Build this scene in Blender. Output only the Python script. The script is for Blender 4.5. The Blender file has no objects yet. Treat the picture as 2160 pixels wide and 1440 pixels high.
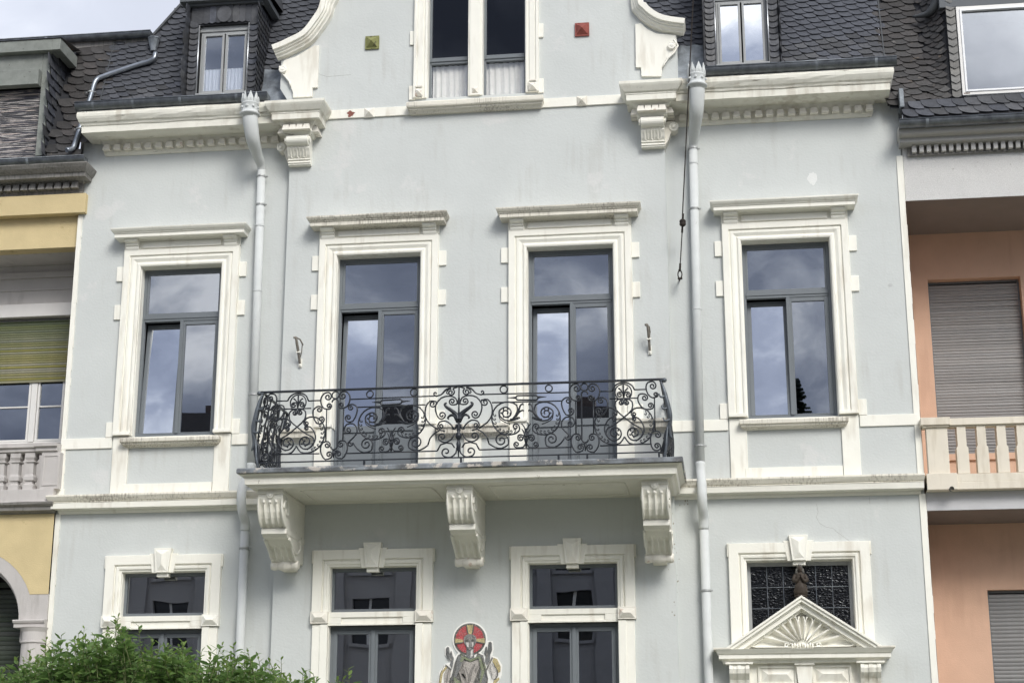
import bpy, bmesh, math, random
from mathutils import Vector, Matrix, Euler
random.seed(7)
R = math.radians
S = bpy.context.scene
col = S.collection

# ------------------------------------------------------------------ camera
D, CZ = 24.0, 1.65
YAW, PITCH, FPX = R(7.54), R(15.82), 3506.0
CX = D * math.tan(YAW)
cam_d = bpy.data.cameras.new('camera')
cam = bpy.data.objects.new('camera', cam_d); col.objects.link(cam)
cam_d.sensor_width = 36.0; cam_d.lens = FPX / 2160 * 36
cam_d.clip_start = 0.1; cam_d.clip_end = 2000
cam.location = (CX, -D, CZ)
cam.rotation_euler = Euler((R(90) + PITCH, 0, YAW), 'XYZ')
S.camera = cam
_f = Vector((-math.sin(YAW) * math.cos(PITCH), math.cos(YAW) * math.cos(PITCH), math.sin(PITCH)))
_r = Vector((math.cos(YAW), math.sin(YAW), 0)); _u = _r.cross(_f)

def at(px, py, d=0.0):
    """surveyed photo point -> world point on the vertical plane d metres in front of the main wall"""
    v = _r * ((px - 1080) / FPX) + _u * ((720 - py) / FPX) + _f
    t = (D - d) / v.y
    return Vector((CX + v.x * t, -d, CZ + v.z * t))

# ------------------------------------------------------------------ sky, sun, exposure
GLOW = 40.0                        # brightness of the cloud deck round the veiled sun
SUN_EL, SUN_AZ = R(38), R(151)     # azimuth clockwise from +Y: sun behind the camera and to the right
W = bpy.data.worlds.new('World'); S.world = W; W.use_nodes = True
nt = W.node_tree; nt.nodes.clear()
def wn(t, **k):
    n = nt.nodes.new(t)
    for a, b in k.items(): setattr(n, a, b)
    return n
out = wn('ShaderNodeOutputWorld'); bg = wn('ShaderNodeBackground')
sky = wn('ShaderNodeTexSky', sky_type='NISHITA'); sky.sun_disc = False
sky.sun_elevation = SUN_EL; sky.sun_rotation = SUN_AZ; sky.altitude = 100; sky.dust_density = 2.0
tc = wn('ShaderNodeTexCoord'); mp = wn('ShaderNodeMapping'); mp.inputs['Scale'].default_value = (1, 1, 1.7)
mp.inputs['Location'].default_value = (0.62, 0.2, 0.1)
n1 = wn('ShaderNodeTexNoise'); n1.inputs['Scale'].default_value = 6.2; n1.inputs['Detail'].default_value = 9; n1.inputs['Roughness'].default_value = 0.54
n1.inputs['Distortion'].default_value = 0.25
ramp = wn('ShaderNodeValToRGB'); e = ramp.color_ramp.elements
e[0].position = 0.38; e[0].color = (2.0, 2.3, 3.2, 1)
e[1].position = 0.63; e[1].color = (12.5, 12.6, 13.0, 1)
k = ramp.color_ramp.elements.new(0.49); k.color = (3.6, 4.0, 5.1, 1)
k = ramp.color_ramp.elements.new(0.555); k.color = (6.4, 6.8, 7.8, 1)
n2 = wn('ShaderNodeTexNoise'); n2.inputs['Scale'].default_value = 1.1; n2.inputs['Detail'].default_value = 3
r2 = wn('ShaderNodeValToRGB'); r2.color_ramp.elements[0].position = 0.35; r2.color_ramp.elements[0].color = (.9, .9, .9, 1)
r2.color_ramp.elements[1].position = 0.6; r2.color_ramp.elements[1].color = (1, 1, 1, 1)
# the deck is thin and even on the house's side of the sky, heavy and broken over the street side, glowing round the hidden sun
sep = wn('ShaderNodeSeparateXYZ'); mr = wn('ShaderNodeMapRange'); mr.inputs[1].default_value = -0.5; mr.inputs[2].default_value = 0.6
mr.inputs[3].default_value = 0.0; mr.inputs[4].default_value = 1.0
mx1 = wn('ShaderNodeMix', data_type='RGBA'); mx1.inputs[7].default_value = (6.5, 6.9, 7.9, 1)
mx2 = wn('ShaderNodeMix', data_type='RGBA'); mx3 = wn('ShaderNodeMix', data_type='RGBA', blend_type='ADD'); mx3.inputs[0].default_value = 1
L = nt.links.new
L(tc.outputs['Generated'], mp.inputs[0]); L(mp.outputs[0], n1.inputs['Vector']); L(mp.outputs[0], n2.inputs['Vector'])
L(n1.outputs[0], ramp.inputs[0]); L(n2.outputs[0], r2.inputs[0])
L(tc.outputs['Generated'], sep.inputs[0]); L(sep.outputs[1], mr.inputs[0])
mm = wn('ShaderNodeMath', operation='MULTIPLY'); mm.inputs[1].default_value = 0.85; L(mr.outputs[0], mm.inputs[0])
L(mm.outputs[0], mx1.inputs[0]); L(ramp.outputs[0], mx1.inputs[6])
L(r2.outputs[0], mx2.inputs[0]); L(sky.outputs[0], mx2.inputs[6]); L(mx1.outputs[2], mx2.inputs[7])
dt = wn('ShaderNodeVectorMath', operation='DOT_PRODUCT'); dt.inputs[1].default_value = (math.sin(SUN_AZ) * math.cos(SUN_EL), math.cos(SUN_AZ) * math.cos(SUN_EL), math.sin(SUN_EL))
L(tc.outputs['Generated'], dt.inputs[0])
gmr = wn('ShaderNodeMapRange', interpolation_type='SMOOTHSTEP'); gmr.inputs[1].default_value = 0.90; gmr.inputs[2].default_value = 1.0
L(dt.outputs['Value'], gmr.inputs[0])
gsc = wn('ShaderNodeVectorMath', operation='SCALE'); gsc.inputs[0].default_value = (GLOW * 1.0, GLOW * .985, GLOW * .96); L(gmr.outputs[0], gsc.inputs['Scale'])
L(mx2.outputs[2], mx3.inputs[6]); L(gsc.outputs[0], mx3.inputs[7])
L(mx3.outputs[2], bg.inputs[0]); bg.inputs[1].default_value = 0.1
L(bg.outputs[0], out.inputs[0])
sd = bpy.data.lights.new('sun', 'SUN'); sd.energy = 1.5; sd.angle = R(20); sd.color = (1, .965, .9)
sun = bpy.data.objects.new('sun', sd); col.objects.link(sun)
sv = Vector((math.sin(SUN_AZ) * math.cos(SUN_EL), math.cos(SUN_AZ) * math.cos(SUN_EL), math.sin(SUN_EL)))
sun.rotation_euler = sv.to_track_quat('Z', 'Y').to_euler(); sun.location = (6, -20, 40)
S.view_settings.view_transform = 'Standard'; S.view_settings.look = 'None'
S.view_settings.exposure = 0.30; S.view_settings.gamma = 1; S.view_settings.use_curve_mapping = False
S.render.engine = 'CYCLES'
S.cycles.transparent_max_bounces = 12

# ------------------------------------------------------------------ materials
MATS = {}
def mat(name, c, rough=.7, metal=0., var=.06, vscale=3., bump=.0, bscale=60., c2=None, streak=None, rnd=0., spec=.4,
        speck=None, coords='Object', stretch=(1, 1, 1)):
    if name in MATS: return MATS[name]
    m = bpy.data.materials.new(name); m.use_nodes = True; t = m.node_tree; N = t.nodes
    b = N['Principled BSDF']; b.inputs['Roughness'].default_value = rough; b.inputs['Metallic'].default_value = metal
    b.inputs['Specular IOR Level'].default_value = spec
    g = N.new('ShaderNodeNewGeometry'); src = g.outputs['Position']
    if coords == 'Object':
        tcn = N.new('ShaderNodeTexCoord'); src = tcn.outputs['Object']
    mpn = N.new('ShaderNodeMapping'); mpn.inputs['Scale'].default_value = stretch; t.links.new(src, mpn.inputs[0]); src = mpn.outputs[0]
    ns = N.new('ShaderNodeTexNoise'); ns.inputs['Scale'].default_value = vscale; ns.inputs['Detail'].default_value = 6
    ns.inputs['Roughness'].default_value = .6
    t.links.new(src, ns.inputs['Vector'])
    rp = N.new('ShaderNodeValToRGB'); rp.color_ramp.elements[0].position = .3; rp.color_ramp.elements[1].position = .7
    lo = c2 if c2 else tuple(x * (1 - var) for x in c); hi = c if c2 else tuple(min(1, x * (1 + var * .6)) for x in c)
    rp.color_ramp.elements[0].color = (*lo, 1); rp.color_ramp.elements[1].color = (*hi, 1)
    t.links.new(ns.outputs[0], rp.inputs[0]); cur = rp.outputs[0]
    def mixin(cur, fac, colr):
        x = N.new('ShaderNodeMix'); x.data_type = 'RGBA'; t.links.new(fac, x.inputs[0]); t.links.new(cur, x.inputs[6])
        x.inputs[7].default_value = (*colr, 1); return x.outputs[2]
    if streak:                                   # run-off stains: (colour, density 0..1, threshold)
        sm = N.new('ShaderNodeMapping'); sm.inputs['Scale'].default_value = streak[2] if len(streak) > 2 else (38, 38, 2.2)
        t.links.new(g.outputs['Position'], sm.inputs[0])
        s1 = N.new('ShaderNodeTexNoise'); s1.inputs['Scale'].default_value = 1.; s1.inputs['Detail'].default_value = 4
        t.links.new(sm.outputs[0], s1.inputs['Vector'])
        s2 = N.new('ShaderNodeTexNoise'); s2.inputs['Scale'].default_value = 1.1; s2.inputs['Detail'].default_value = 4
        t.links.new(g.outputs['Position'], s2.inputs['Vector'])
        mu = N.new('ShaderNodeMath'); mu.operation = 'MULTIPLY'; t.links.new(s1.outputs[0], mu.inputs[0]); t.links.new(s2.outputs[0], mu.inputs[1])
        rr = N.new('ShaderNodeMapRange'); rr.inputs[1].default_value = .30 - .1 * streak[1]; rr.inputs[2].default_value = .42 - .08 * streak[1]
        rr.inputs[4].default_value = .35 + .5 * streak[1]
        t.links.new(mu.outputs[0], rr.inputs[0]); cur = mixin(cur, rr.outputs[0], streak[0])
    if speck:                                    # small dark blotches / lichen: (colour, scale, threshold)
        s1 = N.new('ShaderNodeTexNoise'); s1.inputs['Scale'].default_value = speck[1]; s1.inputs['Detail'].default_value = 7
        s1.inputs['Roughness'].default_value = .65
        sm2 = N.new('ShaderNodeMapping'); sm2.inputs['Scale'].default_value = speck[3] if len(speck) > 3 else (1, 1, 1); t.links.new(g.outputs['Position'], sm2.inputs[0]); t.links.new(sm2.outputs[0], s1.inputs['Vector'])
        rr = N.new('ShaderNodeMapRange'); rr.inputs[1].default_value = speck[2]; rr.inputs[2].default_value = speck[2] + .05
        rr.inputs[4].default_value = .8
        t.links.new(s1.outputs[0], rr.inputs[0]); cur = mixin(cur, rr.outputs[0], speck[0])
    if rnd:
        oi = N.new('ShaderNodeObjectInfo'); hs = N.new('ShaderNodeHueSaturation')
        m2 = N.new('ShaderNodeMapRange'); m2.inputs[3].default_value = 1 - rnd; m2.inputs[4].default_value = 1 + rnd
        t.links.new(oi.outputs['Random'], m2.inputs[0]); t.links.new(m2.outputs[0], hs.inputs['Value'])
        m3 = N.new('ShaderNodeMapRange'); m3.inputs[3].default_value = .4; m3.inputs[4].default_value = 1.5
        ml = N.new('ShaderNodeMath'); ml.operation = 'MULTIPLY'; ml.inputs[1].default_value = 7.31
        fr = N.new('ShaderNodeMath'); fr.operation = 'FRACT'
        t.links.new(oi.outputs['Random'], ml.inputs[0]); t.links.new(ml.outputs[0], fr.inputs[0]); t.links.new(fr.outputs[0], m3.inputs[0])
        t.links.new(m3.outputs[0], hs.inputs['Saturation'])
        t.links.new(cur, hs.inputs['Color']); cur = hs.outputs[0]
    t.links.new(cur, b.inputs['Base Color'])
    if bump:
        bn = N.new('ShaderNodeTexNoise'); bn.inputs['Scale'].default_value = bscale; bn.inputs['Detail'].default_value = 5
        t.links.new(src, bn.inputs['Vector'])
        bb = N.new('ShaderNodeBump'); bb.inputs['Strength'].default_value = bump; bb.inputs['Distance'].default_value = .01
        bn2 = N.new('ShaderNodeTexNoise'); bn2.inputs['Scale'].default_value = 2.6; bn2.inputs['Detail'].default_value = 3
        t.links.new(src, bn2.inputs['Vector'])
        ad = N.new('ShaderNodeMath'); ad.operation = 'MULTIPLY_ADD'; ad.inputs[1].default_value = 2.5
        t.links.new(bn2.outputs[0], ad.inputs[0]); t.links.new(bn.outputs[0], ad.inputs[2])
        t.links.new(ad.outputs[0], bb.inputs['Height']); t.links.new(bb.outputs[0], b.inputs['Normal'])
    MATS[name] = m; return m

PLASTER = mat('grey_plaster', (.556, .578, .562), .85, var=.05, vscale=.9, bump=.34, bscale=30, speck=((.60, .605, .59), 1.3, .60), streak=((.45, .45, .42), .06, (9, 9, .7)))
CREAM = mat('cream_paint', (.83, .815, .735), .7, var=.05, vscale=2.2, bump=.14, bscale=30, streak=((.52, .47, .38), .2, (10, 10, 1.6)))
CREAMS = mat('weathered_cream_paint', (.72, .69, .60), .8, var=.1, vscale=4, bump=.3, bscale=30, streak=((.20, .165, .13), .52, (40, 40, 1.0)))
CREAMD = mat('mossy_cream_paint', (.75, .735, .66), .8, var=.07, vscale=3, bump=.35, bscale=24, speck=((.24, .21, .16), 5.5, .66))
CREAMP = mat('chipped_cream_paint', (.76, .73, .65), .8, var=.08, vscale=9, bump=.4, bscale=22, speck=((.55, .43, .35), 8, .62))
ZINC = mat('zinc', (.22, .24, .26), .42, .75, var=.35, vscale=7, bump=.1, bscale=14, c2=(.10, .11, .125))
ZINCD = mat('old_zinc_edge', (.30, .33, .35), .5, .5, var=.3, vscale=4, c2=(.10, .10, .10), bump=.2, bscale=20, speck=((.60, .55, .48), 4.5, .56))
LEAD = mat('lead_flashing', (.30, .33, .36), .55, .4, c2=(.13, .145, .16), vscale=6, bump=.5, bscale=7)
PIPE = mat('painted_pipe', (.58, .60, .59), .9, spec=.2, var=.06, vscale=5, bump=.05, speck=((.36, .33, .29), 7, .68))
SLATE = mat('blue_slate', (.064, .067, .076), .48, rnd=.38, var=.3, vscale=8, bump=.35, bscale=22, spec=.4)
SLATEB = mat('brown_slate', (.044, .041, .040), .6, rnd=.38, var=.3, vscale=8, bump=.4, bscale=22, spec=.4, speck=((.12, .10, .08), 7, .63))
FRAME = mat('grey_window_paint', (.155, .172, .185), .4, var=.05)
FRAMEL = mat('silver_window_paint', (.33, .34, .34), .4, var=.05)
FRAMEW = mat('white_window_paint', (.74, .73, .70), .45, var=.04)
IRON = mat('black_wrought_iron', (.018, .022, .029), .42, .25, var=.3, vscale=12, spec=.6)
IRONS = mat('paler_wrought_iron', (.10, .115, .13), .4, .4, var=.4, vscale=14, spec=.6)  # paler, greyer iron for the corner leaves and knobs
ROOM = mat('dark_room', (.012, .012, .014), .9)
LACE = mat('white_lace', (.88, .87, .85), .9, var=.06, vscale=22)
YELLOW = mat('yellow_plaster', (.59, .48, .27), .85, var=.09, vscale=2.5, bump=.35, speck=((.36, .28, .13), 3.5, .66))
STONEG = mat('grey_painted_stone', (.50, .475, .455), .8, var=.08, vscale=2.5, bump=.2, streak=((.30, .28, .26), .2, (10, 10, 2)))
STONED = mat('weathered_grey_cornice', (.25, .24, .225), .8, var=.15, vscale=4, bump=.3, streak=((.10, .10, .09), .6, (30, 30, 2)))
SALMON = mat('salmon_plaster', (.60, .40, .29), .85, var=.07, vscale=2.5, bump=.35, streak=((.48, .31, .22), .1, (8, 8, .8)))
ROUGHC = mat('pebbledash_beam', (.60, .595, .58), .95, var=.14, vscale=55, bump=.7, bscale=90, speck=((.25, .24, .21), 14, .64))
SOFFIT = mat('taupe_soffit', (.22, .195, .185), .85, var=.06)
BALC = mat('pale_balcony_stone', (.70, .645, .54), .8, var=.05, vscale=2.5, bump=.15, streak=((.50, .44, .34), .25, (12, 12, 2)))
GREENSH = mat('faded_olive_slats', (.27, .25, .13), .6, vscale=3, c2=(.19, .19, .095), spec=.3, rnd=.10)
GREYSH = mat('grey_shutter_slats', (.26, .255, .25), .6, var=.1, vscale=9, rnd=.12, stretch=(.4, 1, 8))
DKSH = mat('dark_green_slats', (.045, .055, .042), .6, var=.2, rnd=.2)
PEELSH = mat('peeling_wood_slats', (.075, .075, .085), .75, var=.2, vscale=5, rnd=.2, bump=.3, stretch=(.25, 1, 3), speck=((.50, .45, .42), 5.2, .50, (.5, 1, 7)))
DORMG = mat('grey_green_dormer_paint', (.22, .235, .215), .7, var=.2, vscale=7, bump=.2, speck=((.10, .10, .09), 12, .62))
COL = {}
def flat(name, c, rough=.6, **k): return mat(name, c, rough, var=.2, vscale=24, **k)
ASPH = mat('asphalt', (.05, .05, .052), .9, var=.2, vscale=8)
PAVE = mat('pavement', (.32, .31, .30), .9, var=.1, vscale=3)
LEAF = mat('laurel_leaf', (.23, .36, .11), .5, c2=(.07, .14, .035), vscale=17, spec=.3, coords='World')
LEAFY = mat('young_laurel_leaf', (.26, .36, .09), .42, c2=(.16, .26, .06), vscale=14, spec=.4, coords='World')
for m_ in (LEAF, LEAFY):                        # thin leaves let light through
    t_ = m_.node_tree; b_ = t_.nodes['Principled BSDF']; o_ = t_.nodes['Material Output']; tl = t_.nodes.new('ShaderNodeBsdfTranslucent'); mz = t_.nodes.new('ShaderNodeMixShader')
    mz.inputs[0].default_value = .5; t_.links.new(b_.inputs['Base Color'].links[0].from_socket, tl.inputs['Color'])
    t_.links.new(b_.outputs[0], mz.inputs[1]); t_.links.new(tl.outputs[0], mz.inputs[2]); t_.links.new(mz.outputs[0], o_.inputs[0])
STEM = mat('shrub_stem', (.11, .13, .05), .8)

def glass(name, refl, tint, rough=.0, bump=0., blend=(.02, .55)):
    m = bpy.data.materials.new(name); m.use_nodes = True; t = m.node_tree; N = t.nodes; N.clear()
    o = N.new('ShaderNodeOutputMaterial'); mx = N.new('ShaderNodeMixShader'); g = N.new('ShaderNodeBsdfGlossy'); tr = N.new('ShaderNodeBsdfTransparent')
    g.inputs['Roughness'].default_value = rough; g.inputs['Color'].default_value = (.93, .96, 1, 1); tr.inputs[0].default_value = (*tint, 1)
    lw = N.new('ShaderNodeLayerWeight'); lw.inputs[0].default_value = .12
    mr_ = N.new('ShaderNodeMapRange'); mr_.inputs[3].default_value = refl; mr_.inputs[4].default_value = 1
    t.links.new(lw.outputs['Fresnel'], mr_.inputs[0]); t.links.new(mr_.outputs[0], mx.inputs[0])
    t.links.new(tr.outputs[0], mx.inputs[1]); t.links.new(g.outputs[0], mx.inputs[2]); t.links.new(mx.outputs[0], o.inputs[0])
    ge = N.new('ShaderNodeNewGeometry'); n = N.new('ShaderNodeTexNoise'); n.inputs['Scale'].default_value = 1.6 if not bump else 26
    if bump:
        mpp = N.new('ShaderNodeMapping'); mpp.inputs['Scale'].default_value = (1, 1, 1.9); t.links.new(ge.outputs['Position'], mpp.inputs[0]); t.links.new(mpp.outputs[0], n.inputs['Vector'])
    else: t.links.new(ge.outputs['Position'], n.inputs['Vector'])
    n.inputs['Detail'].default_value = 0 if not bump else 1.5
    b = N.new('ShaderNodeBump'); b.inputs['Strength'].default_value = bump or .06; b.inputs['Distance'].default_value = .02
    t.links.new(n.outputs[0], b.inputs['Height']); t.links.new(b.outputs[0], g.inputs['Normal'])
    MATS[name] = m; return m
GLASS = glass('window_glass', .29, (.55, .58, .62))
GLASSO = glass('open_sash_glass', .74, (.5, .53, .58))
GLASSC = glass('clear_pane', .09, (.96, .96, .95))
GLASSU = glass('unlit_glass', .05, (.4, .42, .45))
GLASSD = glass('ground_floor_glass', .30, (.45, .47, .5))
LEADG = glass('hammered_glass', .035, (.05, .05, .06), .16, .5)

CREAMC = mat('cornice_paint', (.78, .765, .68), .75, var=.07, vscale=2.5, bump=.3, bscale=22, streak=((.45, .40, .32), .3, (8, 8, 1.6)), speck=((.22, .19, .15), 7, .64, (.35, 1, 3)))

# ------------------------------------------------------------------ builders
class MB:
    def __init__(s): s.v = []; s.f = []; s.sm = False
    def add(s, vs, fs):
        o = len(s.v); s.v += [tuple(v) for v in vs]; s.f += [tuple(i + o for i in f) for f in fs]; return s
    def box(s, x0, x1, d0, d1, z0, z1, tx=0.):
        """box between depths d0 (back) and d1 (front); tx narrows the front by tx on every side"""
        t = tx
        return s.add([(x0, -d0, z0), (x1, -d0, z0), (x1, -d0, z1), (x0, -d0, z1),
                      (x0 + t, -d1, z0 + t), (x1 - t, -d1, z0 + t), (x1 - t, -d1, z1 - t), (x0 + t, -d1, z1 - t)],
                     [(0, 1, 2, 3), (4, 7, 6, 5), (0, 4, 5, 1), (1, 5, 6, 2), (2, 6, 7, 3), (3, 7, 4, 0)])
    def prism(s, pts, d0, d1, inset=0.):
        """outline in (x, z) given counter-clockwise from the front, extruded from depth d0 to d1"""
        n = len(pts); c = (sum(p[0] for p in pts) / n, sum(p[1] for p in pts) / n)
        def ins(p):
            if not inset: return p
            dx, dz = c[0] - p[0], c[1] - p[1]; l = math.hypot(dx, dz) or 1
            return (p[0] + dx / l * inset, p[1] + dz / l * inset)
        fr = [ins(p) for p in pts]
        vs = [(p[0], -d0, p[1]) for p in pts] + [(p[0], -d1, p[1]) for p in fr]
        fs = [tuple(range(n)), tuple(range(2 * n - 1, n - 1, -1))] + [(i, i + n, (i + 1) % n + n, (i + 1) % n) for i in range(n)]
        return s.add(vs, fs)
    def sideprism(s, prof, x0, x1):
        """outline in (depth, z), extruded along x"""
        n = len(prof)
        vs = [(x0, -p[0], p[1]) for p in prof] + [(x1, -p[0], p[1]) for p in prof]
        return s.add(vs, [tuple(range(n)), tuple(range(2 * n - 1, n - 1, -1))] + [(i, i + n, (i + 1) % n + n, (i + 1) % n) for i in range(n)])
    def pyramid(s, x0, x1, d0, d1, z0, z1):
        return s.add([(x0, -d0, z0), (x1, -d0, z0), (x1, -d0, z1), (x0, -d0, z1), ((x0 + x1) / 2, -d1, (z0 + z1) / 2)],
                     [(0, 1, 2, 3), (1, 0, 4), (2, 1, 4), (3, 2, 4), (0, 3, 4)])
    def tube(s, pts, r, n=6, cap=True):
        pts = [Vector(p) for p in pts]; m = len(pts)
        rs = r if isinstance(r, (list, tuple)) else [r] * m
        t = [(pts[min(i + 1, m - 1)] - pts[max(i - 1, 0)]).normalized() for i in range(m)]
        a = Vector((0, 1, 0)) if abs(t[0].y) < .9 else Vector((1, 0, 0))
        nn = (a - t[0] * a.dot(t[0])).normalized(); vs = []
        for i in range(m):
            nn = (nn - t[i] * nn.dot(t[i]))
            if nn.length < 1e-6: nn = t[i].orthogonal()
            nn.normalize(); b = t[i].cross(nn)
            for j in range(n):
                w = 2 * math.pi * j / n; vs.append(pts[i] + (nn * math.cos(w) + b * math.sin(w)) * rs[i])
        fs = [(i * n + j, i * n + (j + 1) % n, (i + 1) * n + (j + 1) % n, (i + 1) * n + j) for i in range(m - 1) for j in range(n)]
        if cap: fs += [tuple(range(n))[::-1], tuple(range((m - 1) * n, m * n))]
        return s.add(vs, fs)
    def lathe(s, c, prof, axis='z', n=20):
        """prof: (radius, height along axis)"""
        vs = []
        for r, h in prof:
            for j in range(n):
                w = 2 * math.pi * j / n; a, b = r * math.cos(w), r * math.sin(w)
                vs.append((c[0] + a, c[1] + b, c[2] + h) if axis == 'z' else (c[0] + h, c[1] + a, c[2] + b) if axis == 'x' else (c[0] + a, c[1] - h, c[2] + b))
        m = len(prof)
        fs = [(i * n + j, i * n + (j + 1) % n, (i + 1) * n + (j + 1) % n, (i + 1) * n + j) for i in range(m - 1) for j in range(n)]
        fs += [tuple(range(n))[::-1], tuple(range((m - 1) * n, m * n))]
        return s.add(vs, fs)
    def ball(s, c, r, n=10, sc=(1, 1, 1)):
        vs = []; fs = []
        for i in range(n // 2 + 1):
            th = math.pi * i / (n // 2)
            for j in range(n):
                w = 2 * math.pi * j / n
                vs.append((c[0] + r * sc[0] * math.sin(th) * math.cos(w), c[1] + r * sc[1] * math.sin(th) * math.sin(w), c[2] + r * sc[2] * math.cos(th)))
        for i in range(n // 2):
            for j in range(n): fs.append((i * n + j, i * n + (j + 1) % n, (i + 1) * n + (j + 1) % n, (i + 1) * n + j))
        return s.add(vs, fs)
    def mould(s, x0, x1, dw, prof, mL=1., mR=1., jit=.002, seg=.35):
        """moulding profile [(offset, z)] run along the wall (wall depth dw) with mitred returns at both ends"""
        n = max(1, int((x1 - x0) / seg)); rings = []
        for o, z in prof:
            ring = [(x0 - o * mL, -dw, z), (x0 - o * mL, -dw - o, z)]
            for i in range(1, n):
                x = x0 + (x1 - x0) * i / n
                ring.append((x, -dw - o + random.uniform(-jit, jit), z + random.uniform(-jit, jit)))
            ring += [(x1 + o * mR, -dw - o, z), (x1 + o * mR, -dw, z)]
            rings.append(ring)
        k = len(rings[0]); vs = [v for r_ in rings for v in r_]
        fs = [(a * k + j, (a + 1) * k + j, (a + 1) * k + j + 1, a * k + j + 1) for a in range(len(prof) - 1) for j in range(k - 1)]
        fs += [tuple(range(k)), tuple(range((len(prof) - 1) * k + k - 1, (len(prof) - 1) * k - 1, -1))]
        return s.add(vs, fs)
    def architrave(s, xl, xr, zb, zt, dw, prof):
        """three-sided frame round an opening: prof [(distance out from the opening, depth)]"""
        rings = [[(xl - w, -dw - o, zb), (xl - w, -dw - o, zt + w), (xr + w, -dw - o, zt + w), (xr + w, -dw - o, zb)] for w, o in prof]
        vs = [v for r_ in rings for v in r_]; k = 4
        fs = [(a * k + j, a * k + j + 1, (a + 1) * k + j + 1, (a + 1) * k + j) for a in range(len(prof) - 1) for j in range(3)]
        fs += [tuple(a * k for a in range(len(prof)))[::-1], tuple(a * k + 3 for a in range(len(prof)))]
        return s.add(vs, fs)
    def wall(s, x0, x1, z0, z1, d, holes, reveal):
        xs = sorted({x0, x1, *[h[0] for h in holes], *[h[1] for h in holes]}); zs = sorted({z0, z1, *[h[2] for h in holes], *[h[3] for h in holes]})
        for a, b in zip(xs, xs[1:]):
            for c, e_ in zip(zs, zs[1:]):
                mx_, mz = (a + b) / 2, (c + e_) / 2
                if any(h[0] < mx_ < h[1] and h[2] < mz < h[3] for h in holes): continue
                s.add([(a, -d, c), (b, -d, c), (b, -d, e_), (a, -d, e_)], [(0, 1, 2, 3)])
        for h in holes:
            a, b, c, e_ = h; r_ = d - reveal
            s.add([(a, -d, c), (a, -d, e_), (a, -r_, e_), (a, -r_, c)], [(0, 1, 2, 3)])
            s.add([(b, -d, c), (b, -r_, c), (b, -r_, e_), (b, -d, e_)], [(0, 1, 2, 3)])
            s.add([(a, -d, e_), (b, -d, e_), (b, -r_, e_), (a, -r_, e_)], [(0, 1, 2, 3)])
            s.add([(a, -d, c), (a, -r_, c), (b, -r_, c), (b, -d, c)], [(0, 1, 2, 3)])
        return s
    def mesh(s, name, m, fix=True, smooth=False):
        me = bpy.data.meshes.new(name); me.from_pydata(s.v, [], s.f)
        if fix:
            b = bmesh.new(); b.from_mesh(me); bmesh.ops.recalc_face_normals(b, faces=b.faces); b.to_mesh(me); b.free()
        me.materials.append(m)
        if smooth:
            for p in me.polygons: p.use_smooth = len(p.vertices) <= 4
        me.update(); return me
    def build(s, name, m, parent=None, smooth=False, bevel=0., fix=True, **props):
        o = bpy.data.objects.new(name, s.mesh(name, m, fix, smooth)); col.objects.link(o); put(o, parent, **props)
        if smooth == 'auto':
            pass
        if bevel:
            md = o.modifiers.new('bevel', 'BEVEL'); md.width = bevel; md.segments = 2; md.limit_method = 'ANGLE'; md.angle_limit = R(35)
            md.harden_normals = False
        return o

def root_of(o):
    while o.parent: o = o.parent
    return o
def put(o, parent=None, **props):
    if parent is not None:
        o.parent = parent
        if parent.type == 'EMPTY' and parent.parent is None:
            o.matrix_parent_inverse = Matrix.Translation(-Vector(parent.location))
    for a, b in props.items(): o[a] = b
    return o
def thing(name, label, cat, loc=(0, 0, 0), group=None):
    o = bpy.data.objects.new(name, None); col.objects.link(o); o.location = loc; o.empty_display_size = .2
    o['label'] = label; o['category'] = cat
    if group: o['group'] = group
    return o
def inst(name, me, parent, M):
    o = bpy.data.objects.new(name, me); col.objects.link(o)
    put(o, parent); o.matrix_basis = M; return o
def T(x, d, z): return Matrix.Translation((x, -d, z))
def catmull(pts, n=5):
    pts = [Vector(p) for p in pts]
    if len(pts) < 3: return pts
    P = [pts[0] * 2 - pts[1]] + pts + [pts[-1] * 2 - pts[-2]]; o = []
    for i in range(1, len(P) - 2):
        a, b, c, d_ = P[i - 1:i + 3]
        for j in range(n):
            t = j / n; o.append(.5 * ((2 * b) + (c - a) * t + (2 * a - 5 * b + 4 * c - d_) * t * t + (3 * b - a - 3 * c + d_) * t ** 3))
    return o + [pts[-1]]

# ------------------------------------------------------------------ ground
def struct(name, mb, m):
    o = mb.build(name, m); o['kind'] = 'structure'; return o
struct('ground', MB().add([(-300, -300, -.13), (300, -300, -.13), (300, 300, -.13), (-300, 300, -.13)], [(0, 1, 2, 3)]), PAVE)
struct('road', MB().add([(-120, -31, -.126), (120, -31, -.126), (120, -17, -.126), (-120, -17, -.126)], [(0, 1, 2, 3)]), ASPH)
struct('pavement', MB().box(-120, 120, 13.5, 17, -.12, 0), PAVE)
struct('far_pavement', MB().box(-120, 120, 31, 34.2, -.12, 0), PAVE)
struct('front_garden', MB().box(-120, 120, .0, 13.5, -.12, -.01), mat('garden_paving', (.21, .215, .16), .95, var=.2, vscale=2))

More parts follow.
